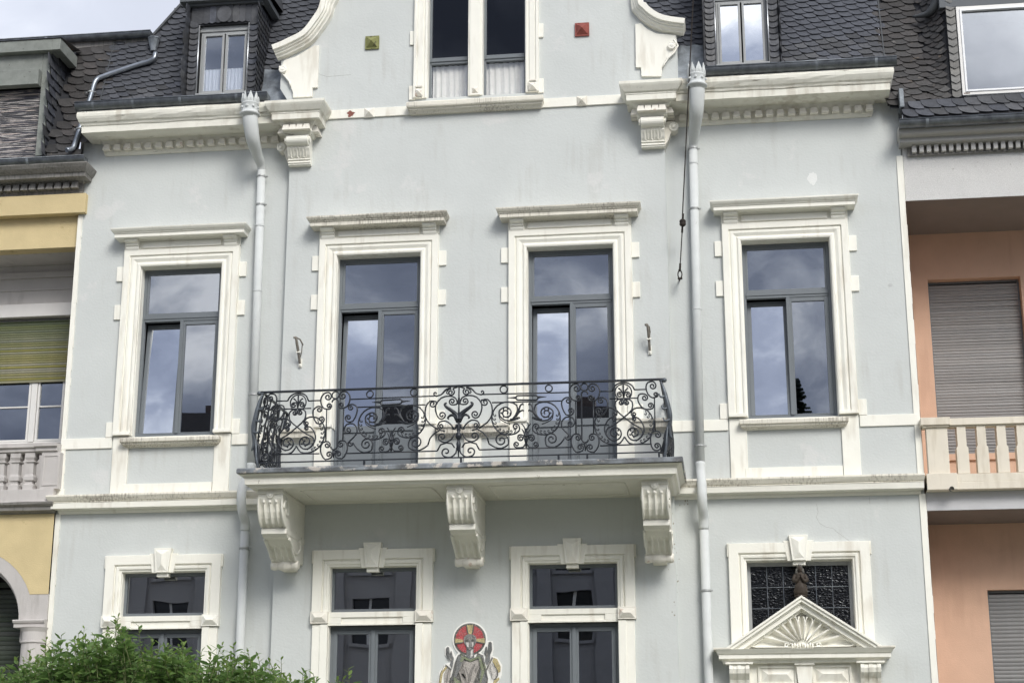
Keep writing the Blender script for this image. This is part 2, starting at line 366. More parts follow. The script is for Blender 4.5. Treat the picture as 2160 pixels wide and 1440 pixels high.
# ================================================================== THE GREY HOUSE
XL, XR = -7.02, 5.94            # party walls
BL, BR = -3.535, 2.385          # centre bay
BD = .12                        # how far the bay stands forward
house = thing('townhouse', 'pale grey plastered townhouse with cream stucco trim, balcony and curved gable', 'house', (-.56, 0, 0))
WIN = [(-5.25, 0.), (-2.055, BD), (.905, BD), (4.145, 0.)]      # upper windows: centre x, wall depth
HW = .665
holes_up = lambda i: (WIN[i][0] - HW, WIN[i][0] + HW, (7.2 if i in (0, 3) else 6.35), 9.95)
GW = [(-5.26, 0.), (-2.035, BD), (.90, BD), (4.13, 0.)]
gh = lambda i: [(GW[i][0] - .655, GW[i][0] + .655, 4.46, 5.13), (GW[i][0] - .655, GW[i][0] + .655, 2.2, 4.27)]
MB().wall(XL, BL + .01, 0, 12.12, 0, [holes_up(0)] + gh(0), .30).build('wall', PLASTER, house)
MB().wall(BR - .01, XR, 0, 12.12, 0, [holes_up(3), (4.13 - .76, 4.13 + .76, 3.2, 5.125)], .30).build('wall', PLASTER, house)
bw = MB().wall(BL, BR, 0, 12.40, BD, [holes_up(1), holes_up(2)] + gh(1) + gh(2), .30)
bw.add([(BL, -BD, 0), (BL, -BD, 12.4), (BL, .3, 12.4), (BL, .3, 0)], [(0, 1, 2, 3)]); bw.add([(BR, -BD, 0), (BR, -BD, 12.4), (BR, .3, 12.4), (BR, .3, 0)], [(0, 3, 2, 1)])
bw.build('bay_wall', PLASTER, house)
MB().box(-7.10, -6.80, -1.2, -.06, 11.3, 12.38).build('parapet_end', mat('party_parapet', (.30, .30, .29), .9), house)
# shell behind (back, sides) so the house is a closed volume
MB().box(XL + .01, XR - .01, -9.0, -3.2, 0, 12.1).build('rear_wall', PLASTER, house)

# --- upper windows
ARCH = [(0, 0), (0, .045), (.02, .055), (.045, .055), (.06, .035), (.075, .035), (.12, .06), (.15, .06), (.165, .045), (.175, .045), (.18, .075), (.275, .075), (.285, .0)]
def ring_frame(m, x0, x1, z0, z1, w, d0, d1, wb=None):
    wb = w if wb is None else wb
    m.box(x0, x0 + w, d0, d1, z0, z1); m.box(x1 - w, x1, d0, d1, z0, z1)
    m.box(x0 + w, x1 - w, d0, d1 - .001, z1 - w, z1); m.box(x0 + w, x1 - w, d0, d1 - .001, z0, z0 + wb)
    return m
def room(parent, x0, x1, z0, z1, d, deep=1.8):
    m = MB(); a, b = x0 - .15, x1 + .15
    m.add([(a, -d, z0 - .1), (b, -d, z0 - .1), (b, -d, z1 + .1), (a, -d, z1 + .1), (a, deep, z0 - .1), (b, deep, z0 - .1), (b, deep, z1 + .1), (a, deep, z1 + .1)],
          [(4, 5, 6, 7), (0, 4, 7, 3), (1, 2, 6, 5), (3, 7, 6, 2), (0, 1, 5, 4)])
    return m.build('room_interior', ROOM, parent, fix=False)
def tilt(o, z, d, ang):
    """lean a sash inwards about its bottom edge"""
    o.matrix_basis = Matrix.Translation((0, -d, z)) @ Matrix.Rotation(-ang, 4, 'X') @ Matrix.Translation((0, d, -z))

def upper_window(i):
    cx, wd = WIN[i]; door = i in (1, 2); zb = 6.35 if door else 7.22
    x0, x1 = cx - HW + .004, cx + HW - .004; fd = wd - .15
    f = ring_frame(MB(), x0, x1, zb, 9.946, .055, fd - .07, fd)
    f.box(x0 + .055, x1 - .055, fd - .07, fd + .012, 9.08, 9.185)            # transom bar with two fillets
    f.box(x0 + .05, x1 - .05, fd, fd + .024, 9.12, 9.150)
    win = f.build('window', FRAME, house, bevel=.004)
    tp = ring_frame(MB(), x0 + .056, x1 - .056, 9.186, 9.89, .036, fd - .045, fd - .008); tp.build('toplight_frame', FRAME, win, bevel=.004)
    MB().box(x0 + .09, x1 - .09, fd - .034, fd - .026, 9.22, 9.856).build('pane', GLASS, win)
    zt = 9.078
    gb = 7.29                                                                # glass bottom line
    # right (shut) casement
    for side in (1, -1):
        a, b = (cx + .0, x1 - .056) if side == 1 else (x0 + .056, cx - .002)
        m = MB(); s_ = .062
        m.box(a, a + s_, fd - .05, fd + .004, zb + .056, zt); m.box(b - s_, b, fd - .05, fd + .004, zb + .056, zt)
        m.box(a + s_, b - s_, fd - .05, fd + .003, zt - s_, zt)
        if door:
            m.box(a + s_, b - s_, fd - .05, fd + .003, 7.19, gb); m.box(a + s_, b - s_, fd - .05, fd + .003, zb + .056, zb + .17)
            m.box(a + s_, b - s_, fd - .05, fd - .02, zb + .17, 7.19)
            m.box(a + s_ + .03, b - s_ - .03, fd - .02, fd - .008, zb + .2, 7.14)
        else: m.box(a + s_, b - s_, fd - .05, fd + .003, zb + .056, gb)
        c = m.build('casement', FRAME, win, bevel=.004)
        g_ = MB().box(a + s_ + .002, b - s_ - .002, fd - .03, fd - .022, gb + .004, zt - s_).build('pane', GLASSO if side == -1 else GLASS, win)
        if side == -1:
            c['label'] = 'left casement tilted inwards at the top'
            ang = R(3.4)
            tilt(c, zb + .05, fd - .02, ang * (1.3 if not door else 1)); tilt(g_, zb + .05, fd - .02, ang * (1.3 if not door else 1))
            c.location.y += .012; g_.location.y += .012
    MB().box(cx - .022, cx + .03, fd, fd + .022, zb + .056, zt).build('mullion', FRAME, win, bevel=.004)
    room(win, x0, x1, zb, 9.95, fd - .09)
    # --- surround
    sd_ = wd
    sur = MB().architrave(cx - HW + .006, cx + HW - .006, 7.225, 9.945, sd_ - .002, ARCH)
    for sx in (-1, 1):                                                       # reveal lining painted cream
        e_ = cx + sx * (HW - .003)
        sur.box(min(e_, e_ - sx * .012), max(e_, e_ - sx * .012), sd_ - .15, sd_ + .001, 7.22, 9.945)
        o_ = cx + sx * (HW + .13); sur.box(o_ - .135, o_ + .135, sd_, sd_ + .09, 7.222, 7.27)
    sur.box(cx - HW, cx + HW, sd_ - .15, sd_ + .0, 9.937, 9.949)
    sur.box(cx - .945, cx + .945, sd_, sd_ + .045, 10.232, 10.36)            # frieze backing
    sur.build('window_surround', CREAM, house, bevel=.004)
    su = bpy.data.objects[-1] if False else None
    par = house
    q = MB()
    W_ = .945
    # pediment cap and its bed mouldings
    prof = [(0, 10.30), (.02, 10.30), (.035, 10.335), (.06, 10.355), (.10, 10.362), (.10, 10.372), (.235, 10.372), (.24, 10.378), (.24, 10.432), (.255, 10.436), (.262, 10.452), (.28, 10.46), (.305, 10.492), (.31, 10.515), (.0, 10.52)]
    cap = MB().mould(cx - .87, cx + .87, sd_, prof, mL=.75, mR=.75)
    cp = cap.build('pediment_cap', CREAMS if door else CREAM, house, bevel=.003)
    for sx in (-1, 1):
        bx = cx + sx * .80
        pr = [(0, 10.15), (.05, 10.15), (.055, 10.20), (.075, 10.245), (.07, 10.27), (.095, 10.285), (.09, 10.31), (.13, 10.325), (.15, 10.345), (.155, 10.37), (0, 10.37)]
        MB().sideprism([(sd_ + a * 1.25, z) for a, z in pr], bx - .105, bx + .105).build('scroll_bracket', CREAM, cp, bevel=.006)
    MB().box(cx - .645, cx + .645, sd_ + .045, sd_ + .07, 10.235, 10.345, .008).build('frieze_panel', CREAM, cp, bevel=.004)
    lw_ = MB()
    for sx in (-1, 1):
        for z0, z1 in ((9.72, 9.96), (9.09, 9.33), (7.205, 7.44)):
            w_ = .115 if z0 > 8 else .12
            a = cx + sx * .94; b = cx + sx * (.94 + w_)
            MB().box(min(a, b), max(a, b), sd_ - .01, sd_ + .03, z0, z1).build('quoin_block', CREAM, cp if False else house, bevel=.005)
    if not door:                                                             # sill and the panel below it
        pr = [(0, 7.03), (.03, 7.03), (.05, 7.05), (.10, 7.062), (.105, 7.085), (.135, 7.095), (.14, 7.14), (.135, 7.155), (.0, 7.19)]
        MB().mould(cx - .70, cx + .70, sd_ + .02, pr, mL=.6, mR=.6).build('window_sill', CREAMS, house, bevel=.003)
for i in range(4): upper_window(i)

# --- flat bands and pilaster strips under the upper windows
def trim(name, *a, **k): return MB().box(*a).build(name, CREAM, house, bevel=.004)
for x0, x1 in ((XL, -6.20), (-4.30, BL), (BR, 3.195), (5.095, XR)): trim('sill_band', x0, x1, -.01, .026, 7.035, 7.20)
for cx in (-5.25, 4.145):
    trim('apron_pilaster', cx - .93, cx - .68, -.01, .03, 6.27, 7.203); trim('apron_pilaster', cx + .68, cx + .93, -.01, .03, 6.27, 7.203)
    trim('sill_band', cx - .68, cx + .68, -.01, .026, 7.03, 7.198); trim('apron_foot', cx - .72, cx + .67, -.01, .038, 6.30, 6.465)
for x0, x1 in ((BL + .02, -3.0), (-1.11, -.05), (1.85, BR - .02)): trim('sill_band', x0, x1, BD - .01, BD + .026, 7.0, 7.20)
for cx in (-2.055, .905):
    for sx in (-1, 1):
        a = cx + sx * .67; b = cx + sx * .92; trim('jamb_pilaster', min(a, b), max(a, b), BD - .01, BD + .05, 6.33, 7.224)
trim('apron_pilaster', -.70, -.44, BD - .01, BD + .03, 6.33, 7.0)
for x0, x1 in ((-3.42, -3.03), (-1.04, -.10), (1.89, 2.27)):
    MB().mould(x0, x1, BD + .02, [(0, 7.02), (.03, 7.02), (.05, 7.05), (.10, 7.065), (.11, 7.13), (.14, 7.15), (.14, 7.19), (0, 7.215)], mL=.6, mR=.6).build('ledge', CREAMS, house, bevel=.003)
# --- party-line strips
for x0, x1, z0, z1 in ((XL, XL + .075, 0, 6.03), (XL, XL + .085, 6.28, 7.035), (XL, XL + .075, 7.2, 10.86), (XR - .075, XR + .015, 0, 6.03), (XR - .075, XR + .015, 6.28, 11.2)):
    m = MB(); n = max(1, int((z1 - z0) / .12))
    sgn = x0 < 0
    for j in range(n):                      # ragged painted edge
        a = z0 + (z1 - z0) * j / n; b = z0 + (z1 - z0) * (j + 1) / n; q = random.uniform(-.006, .006)
        m.box(x0, x1 + (q if sgn else q * .6), -.01, .018 + abs(q) * .3, a, b)
    m.build('party_strip', CREAM, house)
MB().box(XL - .02, XL + .11, .0, .035, 6.28, 6.42).build('strip_foot', CREAM, house, bevel=.005)

# --- string course
SC = [(0, 6.025), (.03, 6.025), (.05, 6.05), (.055, 6.075), (.12, 6.085), (.18, 6.085), (.185, 6.16), (.195, 6.175), (.185, 6.185), (.20, 6.195), (.225, 6.235), (.24, 6.26), (.235, 6.285), (0, 6.30)]
sc = [(o * 1.0, z) for o, z in SC]
lower = [p for p in sc if p[1] <= 6.17] + [(.185, 6.171), (0, 6.171)]; upper = [(0, 6.1705), (.184, 6.1705)] + [p for p in sc if p[1] > 6.17]
for x0, x1, l_, r_ in ((XL + .08, BL + .01, 1, 0), (BR - .01, XR - .06, 0, .25)):
    MB().mould(x0, x1, 0, lower, mL=l_ * .55, mR=r_).build('string_course', CREAMD if x0 > 0 else CREAM, house, bevel=.003)
    MB().mould(x0, x1, 0, upper, mL=l_ * .7, mR=r_).build('string_course_cap', CREAMS, house, bevel=.002)

# --- ground-floor windows
def keystone(cx, d, s=1.):
    m = MB()
    m.prism([(cx - .165, 5.10), (cx + .165, 5.10), (cx + .215, 5.39), (cx - .215, 5.39)], d, d + .07)
    m.prism([(cx - .09, 5.04), (cx + .09, 5.04), (cx + .085, 5.10), (cx - .085, 5.10)], d - .05, d + .06)
    w0, w1, z0, z1 = .095, .135, 5.10, 5.465
    m.prism([(cx - w0, z0), (cx + w0, z0), (cx + w1, z1), (cx - w1, z1)], d, d + .115)
    a, b = .07, .108; zz0, zz1 = z0 + .03, z1 - .03; f0, f1 = d + .116, d + .15
    v = [(cx - a, zz0, f0), (cx + a, zz0, f0), (cx + b, zz1, f0), (cx - b, zz1, f0), (cx, zz0 + .085, f1), (cx, zz1 - .075, f1)]
    m.add([(p[0], -p[2], p[1]) for p in v], [(0, 1, 4), (1, 2, 5, 4), (2, 3, 5), (3, 0, 4, 5)])
    return m.build('keystone', CREAM, house, bevel=.004)
GA = [(0, 0), (0, .03), (.03, .035), (.035, .055), (.075, .06), (.085, .035), (.10, .035), (.105, .07), (.245, .07), (.25, 0)]
def ground_window(i):
    cx, wd = GW[i]; x0, x1 = cx - .655, cx + .655
    s_ = MB().architrave(x0 + .006, x1 - .006, 4.45, 5.125, wd - .002, GA)
    for sx in (-1, 1):
        a = cx + sx * .65; b = cx + sx * .88
        s_.box(min(a, b), max(a, b), wd, wd + .05, 2.2, 4.29)
        s_.box(min(a, a + sx * .11), max(a, a + sx * .11), wd + .05, wd + .064, 2.2, 4.29)
        e_ = cx + sx * .652; s_.box(min(e_, e_ - sx * .012), max(e_, e_ - sx * .012), wd - .12, wd, 2.2, 5.125)
        o_ = cx + sx * .905; s_.box(o_ - .012, o_ + .012, wd - .01, wd + .05, 5.18, 5.37)
    s_.box(x0, x1, wd - .12, wd + .0, 5.118, 5.128)
    # transom: a bar with a recessed panel
    s_.box(x0 + .002, x1 - .002, wd - .12, wd + .03, 4.27, 4.30); s_.box(x0 + .002, x1 - .002, wd - .12, wd + .03, 4.385, 4.465)
    s_.box(x0 + .002, x0 + .2, wd - .12, wd + .03, 4.30, 4.385); s_.box(x1 - .2, x1 - .002, wd - .12, wd + .03, 4.30, 4.385)
    s_.box(x0 + .2, x1 - .2, wd - .12, wd + .004, 4.30, 4.385)
    s_.build('window_surround', CREAM, house, bevel=.005)
    for sx in (-1, 1):
        o_ = cx + sx * .775
        b = MB().box(o_ - .13, o_ + .13, wd, wd + .085, 4.30, 4.475)
        v = [(o_ - .115, 4.315, .086), (o_ + .115, 4.315, .086), (o_ + .115, 4.46, .086), (o_ - .115, 4.46, .086), (o_ - .05, 4.385, .135), (o_ + .05, 4.385, .135)]
        b.add([(p[0], -wd - p[2], p[1]) for p in v], [(0, 1, 5, 4), (1, 2, 5), (2, 3, 4, 5), (3, 0, 4)])
        b.build('faceted_block', CREAMP if i else CREAM, house, bevel=.003)
    keystone(cx, wd)
    fd = wd - .12
    f = ring_frame(MB(), x0 + .002, x1 - .002, 4.462, 5.118, .05, fd - .06, fd, .06)
    ring_frame(f, x0 + .002, x1 - .002, 2.2, 4.272, .055, fd - .06, fd)
    win = f.build('window', FRAME, house, bevel=.004)
    MB().box(x0 + .054, x1 - .054, fd - .04, fd - .032, 4.522, 5.068).build('pane', GLASSD, win)
    for sx in (-1, 1):
        a, b = sorted((cx + sx * .004, cx + sx * .598))
        c = ring_frame(MB(), a, b, 2.256, 4.216, .06, fd - .05, fd + .012).build('casement', FRAME, win, bevel=.004)
        MB().box(a + .062, b - .062, fd - .03, fd - .022, 2.32, 4.154).build('pane', GLASSD, win)
    MB().box(cx - .028, cx + .028, fd + .012, fd + .035, 2.256, 4.216).build('mullion', FRAME, win, bevel=.004)
    room(win, x0, x1, 2.2, 5.13, fd - .07)
for i in range(3): ground_window(i)

BLIND = mat('grey_roller_blind', (.075, .075, .08), .9, var=.2, vscale=3)
for i_, (za, zb_) in enumerate(((4.62, 5.1), (4.75, 5.1), (4.9, 5.1))):
    cxb, wdb = GW[i_]; MB().box(cxb - .6, cxb + .6, wdb - .36, wdb - .35, za, zb_).build('roller_blind', BLIND, house)
    sdb = (-1, 1, -1)[i_]; MB().box(min(cxb, cxb + sdb * .6), max(cxb, cxb + sdb * .6), wdb - .38, wdb - .37, 3.3 + .2 * i_, 4.22).build('roller_blind', BLIND, house)

# --- fanlight window over the door with its leaded panes
cx = 4.13
s_ = MB().architrave(cx - .75, cx + .75, 3.55, 5.12, -.002, GA)
for sx in (-1, 1):
    e_ = cx + sx * .752; s_.box(min(e_, e_ - sx * .012), max(e_, e_ - sx * .012), -.17, 0, 3.5, 5.12)
    o_ = cx + sx * 1.004; s_.box(o_ - .012, o_ + .012, -.01, .05, 5.18, 5.37)
s_.box(cx - .75, cx + .75, -.17, 0, 5.112, 5.124)
s_.build('window_surround', CREAM, house, bevel=.005); keystone(cx, 0)
f = ring_frame(MB(), cx - .745, cx + .745, 3.5, 5.112, .055, -.20, -.15)
fan = f.build('fanlight_window', FRAMEL, house, bevel=.004)
xs = [cx - .69 + .23 * k for k in range(7)]; zs = [3.555 + i * .30 for i in range(5)] + [5.057]
bars = MB()
for x in xs[1:-1]: bars.tube([(x, .158, 3.55), (x, .158, 5.06)], .006, 6)
for z in zs[1:-1]: bars.tube([(cx - .69, .158, z), (cx + .69, .158, z)], .006, 6)
bars.build('lead_bar', ZINC, fan)
for a, b in zip(xs, xs[1:]):
    for c, d_ in zip(zs, zs[1:]):
        w = random.uniform(-.004, .004)
        MB().box(a + .004, b - .004, -.168 + w, -.162 + w, c + .004, d_ - .004).build('leaded_pane', LEADG, fan)
room(fan, cx - .75, cx + .75, 3.4, 5.12, -.22)

# --- door pediment
dp = MB()
ent = [(0, 3.66), (.20, 3.66), (.215, 3.70), (.25, 3.715), (.29, 3.718), (.29, 3.775), (.31, 3.785), (.33, 3.81), (.36, 3.845), (0, 3.85)]
dp.mould(cx - 1.0, cx + 1.0, 0, ent, mL=.62, mR=.62)
ped = dp.build('door_pediment', CREAM, house, bevel=.003)
tx = 4.125
def rake(off, th, d1, name, m):
    """pair of sloping mouldings; off = how far below the apex line"""
    A = 4.575 - off; hw, zb = 1.10 , 3.845
    k = (4.575 - zb) / hw; bx = (A - zb) / k
    g = MB()
    for sx in (-1, 1):
        p = [(tx, A), (tx + sx * bx, zb), (tx + sx * (bx - th / k), zb), (tx, A - th)]
        if sx == 1: p = p[::-1]
        g.prism(p, .0, d1)
    return g.build(name, m, ped, bevel=.003)
rake(0, .035, .36, 'raking_fillet', CREAM); rake(.035, .05, .335, 'raking_moulding', CREAM); rake(.085, .02, .30, 'raking_moulding', CREAM); rake(.105, .07, .275, 'raking_corona', CREAM); rake(.175, .02, .22, 'raking_bed', CREAM); rake(.195, .02, .20, 'raking_bed', CREAM)
MB().prism([(tx - .80, 3.845), (tx + .80, 3.845), (tx, 4.38)], .0, .12).build('tympanum', CREAM, ped)
# weathered upturned ends of the entablature
for sx in (-1, 1):
    a, b = sorted((tx + sx * 1.0, tx + sx * 1.245)); MB().box(a, b, .0, .365, 3.84, 3.868).build('pediment_ear', CREAMS, ped, bevel=.004)
# scallop shell: eleven hollow flutes fanned over the hinge
NF = 11; sx0, sz0 = tx - .01, 3.875
for k_ in range(NF):
    an = R(8 + 164 * k_ / (NF - 1)); sp_ = R(164 / (NF - 1)) * .46
    Lh = 1 / math.sqrt((math.cos(an) / .77) ** 2 + (math.sin(an) / .405) ** 2)
    g = MB(); pts = []
    nr, nc = 6, 7
    for a in range(nr + 1):
        r_ = .10 + (Lh - .10) * a / nr
        for b in range(nc):
            u = -1 + 2 * b / (nc - 1); aa = an + sp_ * u * (1 if a < nr else .72)
            rr = r_ + (0.03 * (1 - u * u) if a == nr else 0)
            dep = .20 - .072 * (1 - u * u) * min(1, a / 2) + (.02 if abs(u) == 1 else 0)
            pts.append((sx0 + rr * math.cos(aa), -dep, sz0 + rr * math.sin(aa)))
    fs = [(a * nc + b, a * nc + b + 1, (a + 1) * nc + b + 1, (a + 1) * nc + b) for a in range(nr) for b in range(nc - 1)]
    g.add(pts, fs)
    # outer scallop rim and side walls
    rim = [pts[nr * nc + b] for b in range(nc)]
    g.tube([(p[0], p[1], p[2]) for p in rim], .014, 6)
    for b in (0, nc - 1): g.tube([pts[a * nc + b] for a in range(nr + 1)], .008, 5)
    g.build('shell_flute', CREAM, ped, smooth=True, fix=False)
h = MB()
h.prism([(sx0 + .135 * math.cos(a), sz0 - .02 + .125 * math.sin(a)) for a in [j * math.pi / 12 for j in range(13)]], .05, .195)
for k_ in range(9): h.ball((sx0 - .14 + .035 * k_, -.215, 3.895 + .012 * math.sin(k_ * 2)), .03, 8, (.6, 1, 1.2))
for sx in (-1, 1): h.tube([(sx0 + sx * .22 + .035 * math.cos(a) * (1 - a / 9), -.215, 3.90 + .035 * math.sin(a) * (1 - a / 9)) for a in [j * .5 for j in range(14)]], .012, 6)
h.build('shell_hinge', CREAM, ped, smooth=True)
# frieze under the entablature: two faceted panels, centre block, scroll brackets, door recess
MB().box(cx - .93, cx + .93, 0, .10, 3.28, 3.66).build('door_frieze', CREAM, ped, bevel=.004)
for sx in (-1, 1):
    o_ = cx + sx * .375; hw_ = .27
    b = ring_frame(MB(), o_ - hw_, o_ + hw_, 3.36, 3.63, .03, .10, .125)
    v = [(o_ - .22, 3.40, .10), (o_ + .22, 3.40, .10), (o_ + .22, 3.585, .10), (o_ - .22, 3.585, .10), (o_ - .13, 3.51, .15), (o_ + .13, 3.51, .15)]
    b.add([(p[0], -p[2], p[1]) for p in v], [(0, 1, 5, 4), (1, 2, 5), (2, 3, 4, 5), (3, 0, 4)]); b.build('frieze_panel', CREAM, ped, bevel=.003)
    o_ = cx + sx * .90
    b = MB(); prof = [(.05, 3.25), (.10, 3.25), (.13, 3.36), (.17, 3.44), (.25, 3.52), (.27, 3.58), (.26, 3.63), (.24, 3.66), (0.05, 3.66)]
    for q in range(5): b.sideprism([(a - (.012 if q % 2 else 0), z) for a, z in prof], o_ - .14 + .056 * q, o_ - .14 + .056 * (q + 1))
    b.ball((o_ - .045, -.15, 3.36), .02, 8); b.ball((o_ + .045, -.15, 3.36), .02, 8)
    b.build('door_bracket', CREAM, ped, bevel=.004)
    MB().box(o_ - .19, o_ + .19, 0, .28, 3.645, 3.67).build('bracket_abacus', CREAM, ped, bevel=.003)
    MB().box(o_ - .15, o_ + .15, 0, .06, 0, 3.26).build('door_pilaster', CREAM, ped, bevel=.004)
b = MB().prism([(cx - .095, 3.37), (cx + .095, 3.37), (cx + .115, 3.645), (cx - .115, 3.645)], 0, .17); b.box(cx - .14, cx + .14, 0, .2, 3.63, 3.66)
b.build('centre_block', CREAM, ped, bevel=.006)
door = MB().box(cx - .74, cx + .74, -.1, .04, .0, 3.28).build('front_door', mat('dark_oak', (.05, .035, .025), .5, stretch=(8, 8, .6)), house, bevel=.01)

# --- balcony
bs = MB()
sl = [(0, 6.06), (.02, 6.06), (.03, 6.07), (.05, 6.095), (.09, 6.10), (.10, 6.185), (.12, 6.195), (.10, 6.20), (.145, 6.225), (.17, 6.235), (0, 6.24)]
bd = 1.5
def mould3(m, x0, x1, yw, yf, prof, seg=.4, jit=.002):
    rings = []
    for o, z in prof:
        n = int((x1 - x0) / seg); ring = [(x0 - o, -yw, z), (x0 - o, -yf - o, z)]
        ring += [(x0 + (x1 - x0) * i / n, -yf - o + random.uniform(-jit, jit), z + random.uniform(-jit, jit)) for i in range(1, n)]
        ring += [(x1 + o, -yf - o, z), (x1 + o, -yw, z)]; rings.append(ring)
    k = len(rings[0]); m.add([v for r_ in rings for v in r_], [(a * k + j, (a + 1) * k + j, (a + 1) * k + j + 1, a * k + j + 1) for a in range(len(prof) - 1) for j in range(k - 1)])
    return m
mould3(bs, -3.50, 2.38, BD - .01, bd, sl)
bs.add([(-3.5, -BD + .01, 6.06), (2.38, -BD + .01, 6.06), (2.38, -bd, 6.06), (-3.5, -bd, 6.06)], [(0, 1, 2, 3)])
bs.add([(-3.67, -BD + .01, 6.24), (2.55, -BD + .01, 6.24), (2.55, -bd - .17, 6.24), (-3.67, -bd - .17, 6.24)], [(0, 1, 2, 3)])
slab = bs.build('balcony_slab', CREAMD, house, bevel=.003)
z_ = MB(); 
mould3(z_, -3.50, 2.38, BD, bd, [(.13, 6.242), (.185, 6.243), (.192, 6.25), (.192, 6.30), (.18, 6.318), (.10, 6.325)], jit=.004)
z_.add([(-3.6, -BD, 6.325), (2.48, -BD, 6.325), (2.48, -bd - .1, 6.325), (-3.6, -bd - .1, 6.325)], [(0, 1, 2, 3)])
z_.build('balcony_edge_flashing', ZINCD, slab)
for a, b in ((-2.98, -.86), (-.28, 1.86)):                                   # sunk soffit panels
    cxp = (a + b) / 2; hwp = (b - a) / 2 - .12
    m = MB(); pts = catmull([(cxp - hwp, -.5, 6.056), (cxp - hwp * .9, -.36, 6.056), (cxp, -.34, 6.056), (cxp + hwp * .9, -.36, 6.056), (cxp + hwp, -.5, 6.056), (cxp + hwp, -1.15, 6.056), (cxp + hwp * .9, -1.28, 6.056), (cxp, -1.3, 6.056), (cxp - hwp * .9, -1.28, 6.056), (cxp - hwp, -1.15, 6.056), (cxp - hwp, -.5, 6.056)], 4)
    m.tube(pts, .014, 6); m.build('soffit_moulding', CREAMD, slab, smooth=True)

def corbel(cx, m_):
    w = .178; N = 12
    prof = [(BD, 6.058), (1.40, 6.058), (1.405, 6.02), (1.385, 6.012), (1.385, 5.965), (1.395, 5.955), (1.39, 5.93), (1.385, 5.83), (1.365, 5.75), (1.32, 5.67), (1.25, 5.60), (1.17, 5.565), (1.12, 5.55),
            (1.13, 5.545), (1.13, 5.47), (1.06, 5.43), (.93, 5.425), (.86, 5.38), (.78, 5.32), (.70, 5.25), (.62, 5.20), (.54, 5.16), (BD, 5.16)]
    fl = {7, 8, 9, 10, 11, 18, 19, 20}
    m = MB(); rings = []
    for i in range(N + 1):
        x = cx - w + 2 * w * i / N; sc_ = .022 * abs(math.sin(math.pi * i / 4 * 1.0 + 0)) if 0 < i < N else 0
        g = (.022 if i % 3 == 0 else 0.0)
        ww = 1.0
        rings.append([(x, -(d_ + (-2.1 * (.022 - g) if (k in fl and 0 < i < N) else 0)), z) for k, (d_, z) in enumerate(prof)])
    k = len(prof); m.add([v for r_ in rings for v in r_], [(a * k + j, a * k + j + 1, (a + 1) * k + j + 1, (a + 1) * k + j) for a in range(N) for j in range(k - 1)])
    m.add(rings[0], [tuple(range(k))]); m.add(rings[-1], [tuple(range(k))[::-1]])
    c = m.build('corbel', m_, slab)
    for sx in (-1, 1):                                                       # raised edge fillets along the curved front
        for seg in ((5, 12), (16, 22)):
            MB().tube(catmull([(cx + sx * (w - .006), -prof[k2][0] - .003, prof[k2][1]) for k2 in range(*seg)], 3), .015, 6).build('corbel_fillet', m_, slab, smooth=True)
    b = MB().box(cx - w - .012, cx + w + .012, BD, 1.145, 5.462, 5.55, .004); b.build('corbel_block', m_, slab, bevel=.01)
    b = MB().box(cx - w - .01, cx + w + .01, BD, 1.41, 6.0, 6.02, .0); b.build('corbel_fillet', m_, slab, bevel=.004)
    r_ = MB().lathe((cx, -.47, 5.115), [(.03, -.205), (.06, -.205), (.075, -.17), (.07, -.13), (.062, -.10), (.078, -.05), (.086, 0), (.078, .05), (.062, .10), (.07, .13), (.075, .17), (.06, .205), (.03, .205)], 'x', 16)
    r_.box(cx - .1, cx + .1, BD, .47, 5.06, 5.17); r_.build('corbel_roll', CREAMP, slab, smooth=False, bevel=.004)
    b = MB().lathe((cx, -1.385, 5.985), [(.055, 0), (.055, .03), (.04, .035), (.035, .028), (.03, .04), (.0, .045)], 'y', 16)
    for k_ in (-1, 0, 1): b.ball((cx + k_ * .09, -1.392, 5.885), .024, 10)
    b.build('corbel_boss', m_, slab, smooth=True)
    for sx in (-1, 1):                                                       # volute on the flank
        sp = [(cx + sx * (w + .004), -1.16 - (.17 - .011 * j) * math.cos(j * .55), 5.80 + (.17 - .011 * j) * math.sin(j * .55)) for j in range(14)]
        MB().tube(sp, [.022 - .0008 * j for j in range(14)], 8).build('flank_scroll', m_, slab, smooth=True)
        lo_ = catmull([(cx + sx * (w + .004), -.98, 5.42), (cx + sx * (w + .004), -.80, 5.34), (cx + sx * (w + .004), -.62, 5.26), (cx + sx * (w + .004), -.42, 5.30), (cx + sx * (w + .004), -.34, 5.42), (cx + sx * (w + .004), -.42, 5.50), (cx + sx * (w + .004), -.50, 5.44)], 4)
        MB().tube(lo_, .018, 8).build('flank_scroll', m_, slab, smooth=True)
for cx_ in (-3.27, -.555, 2.165): corbel(cx_, CREAMD)

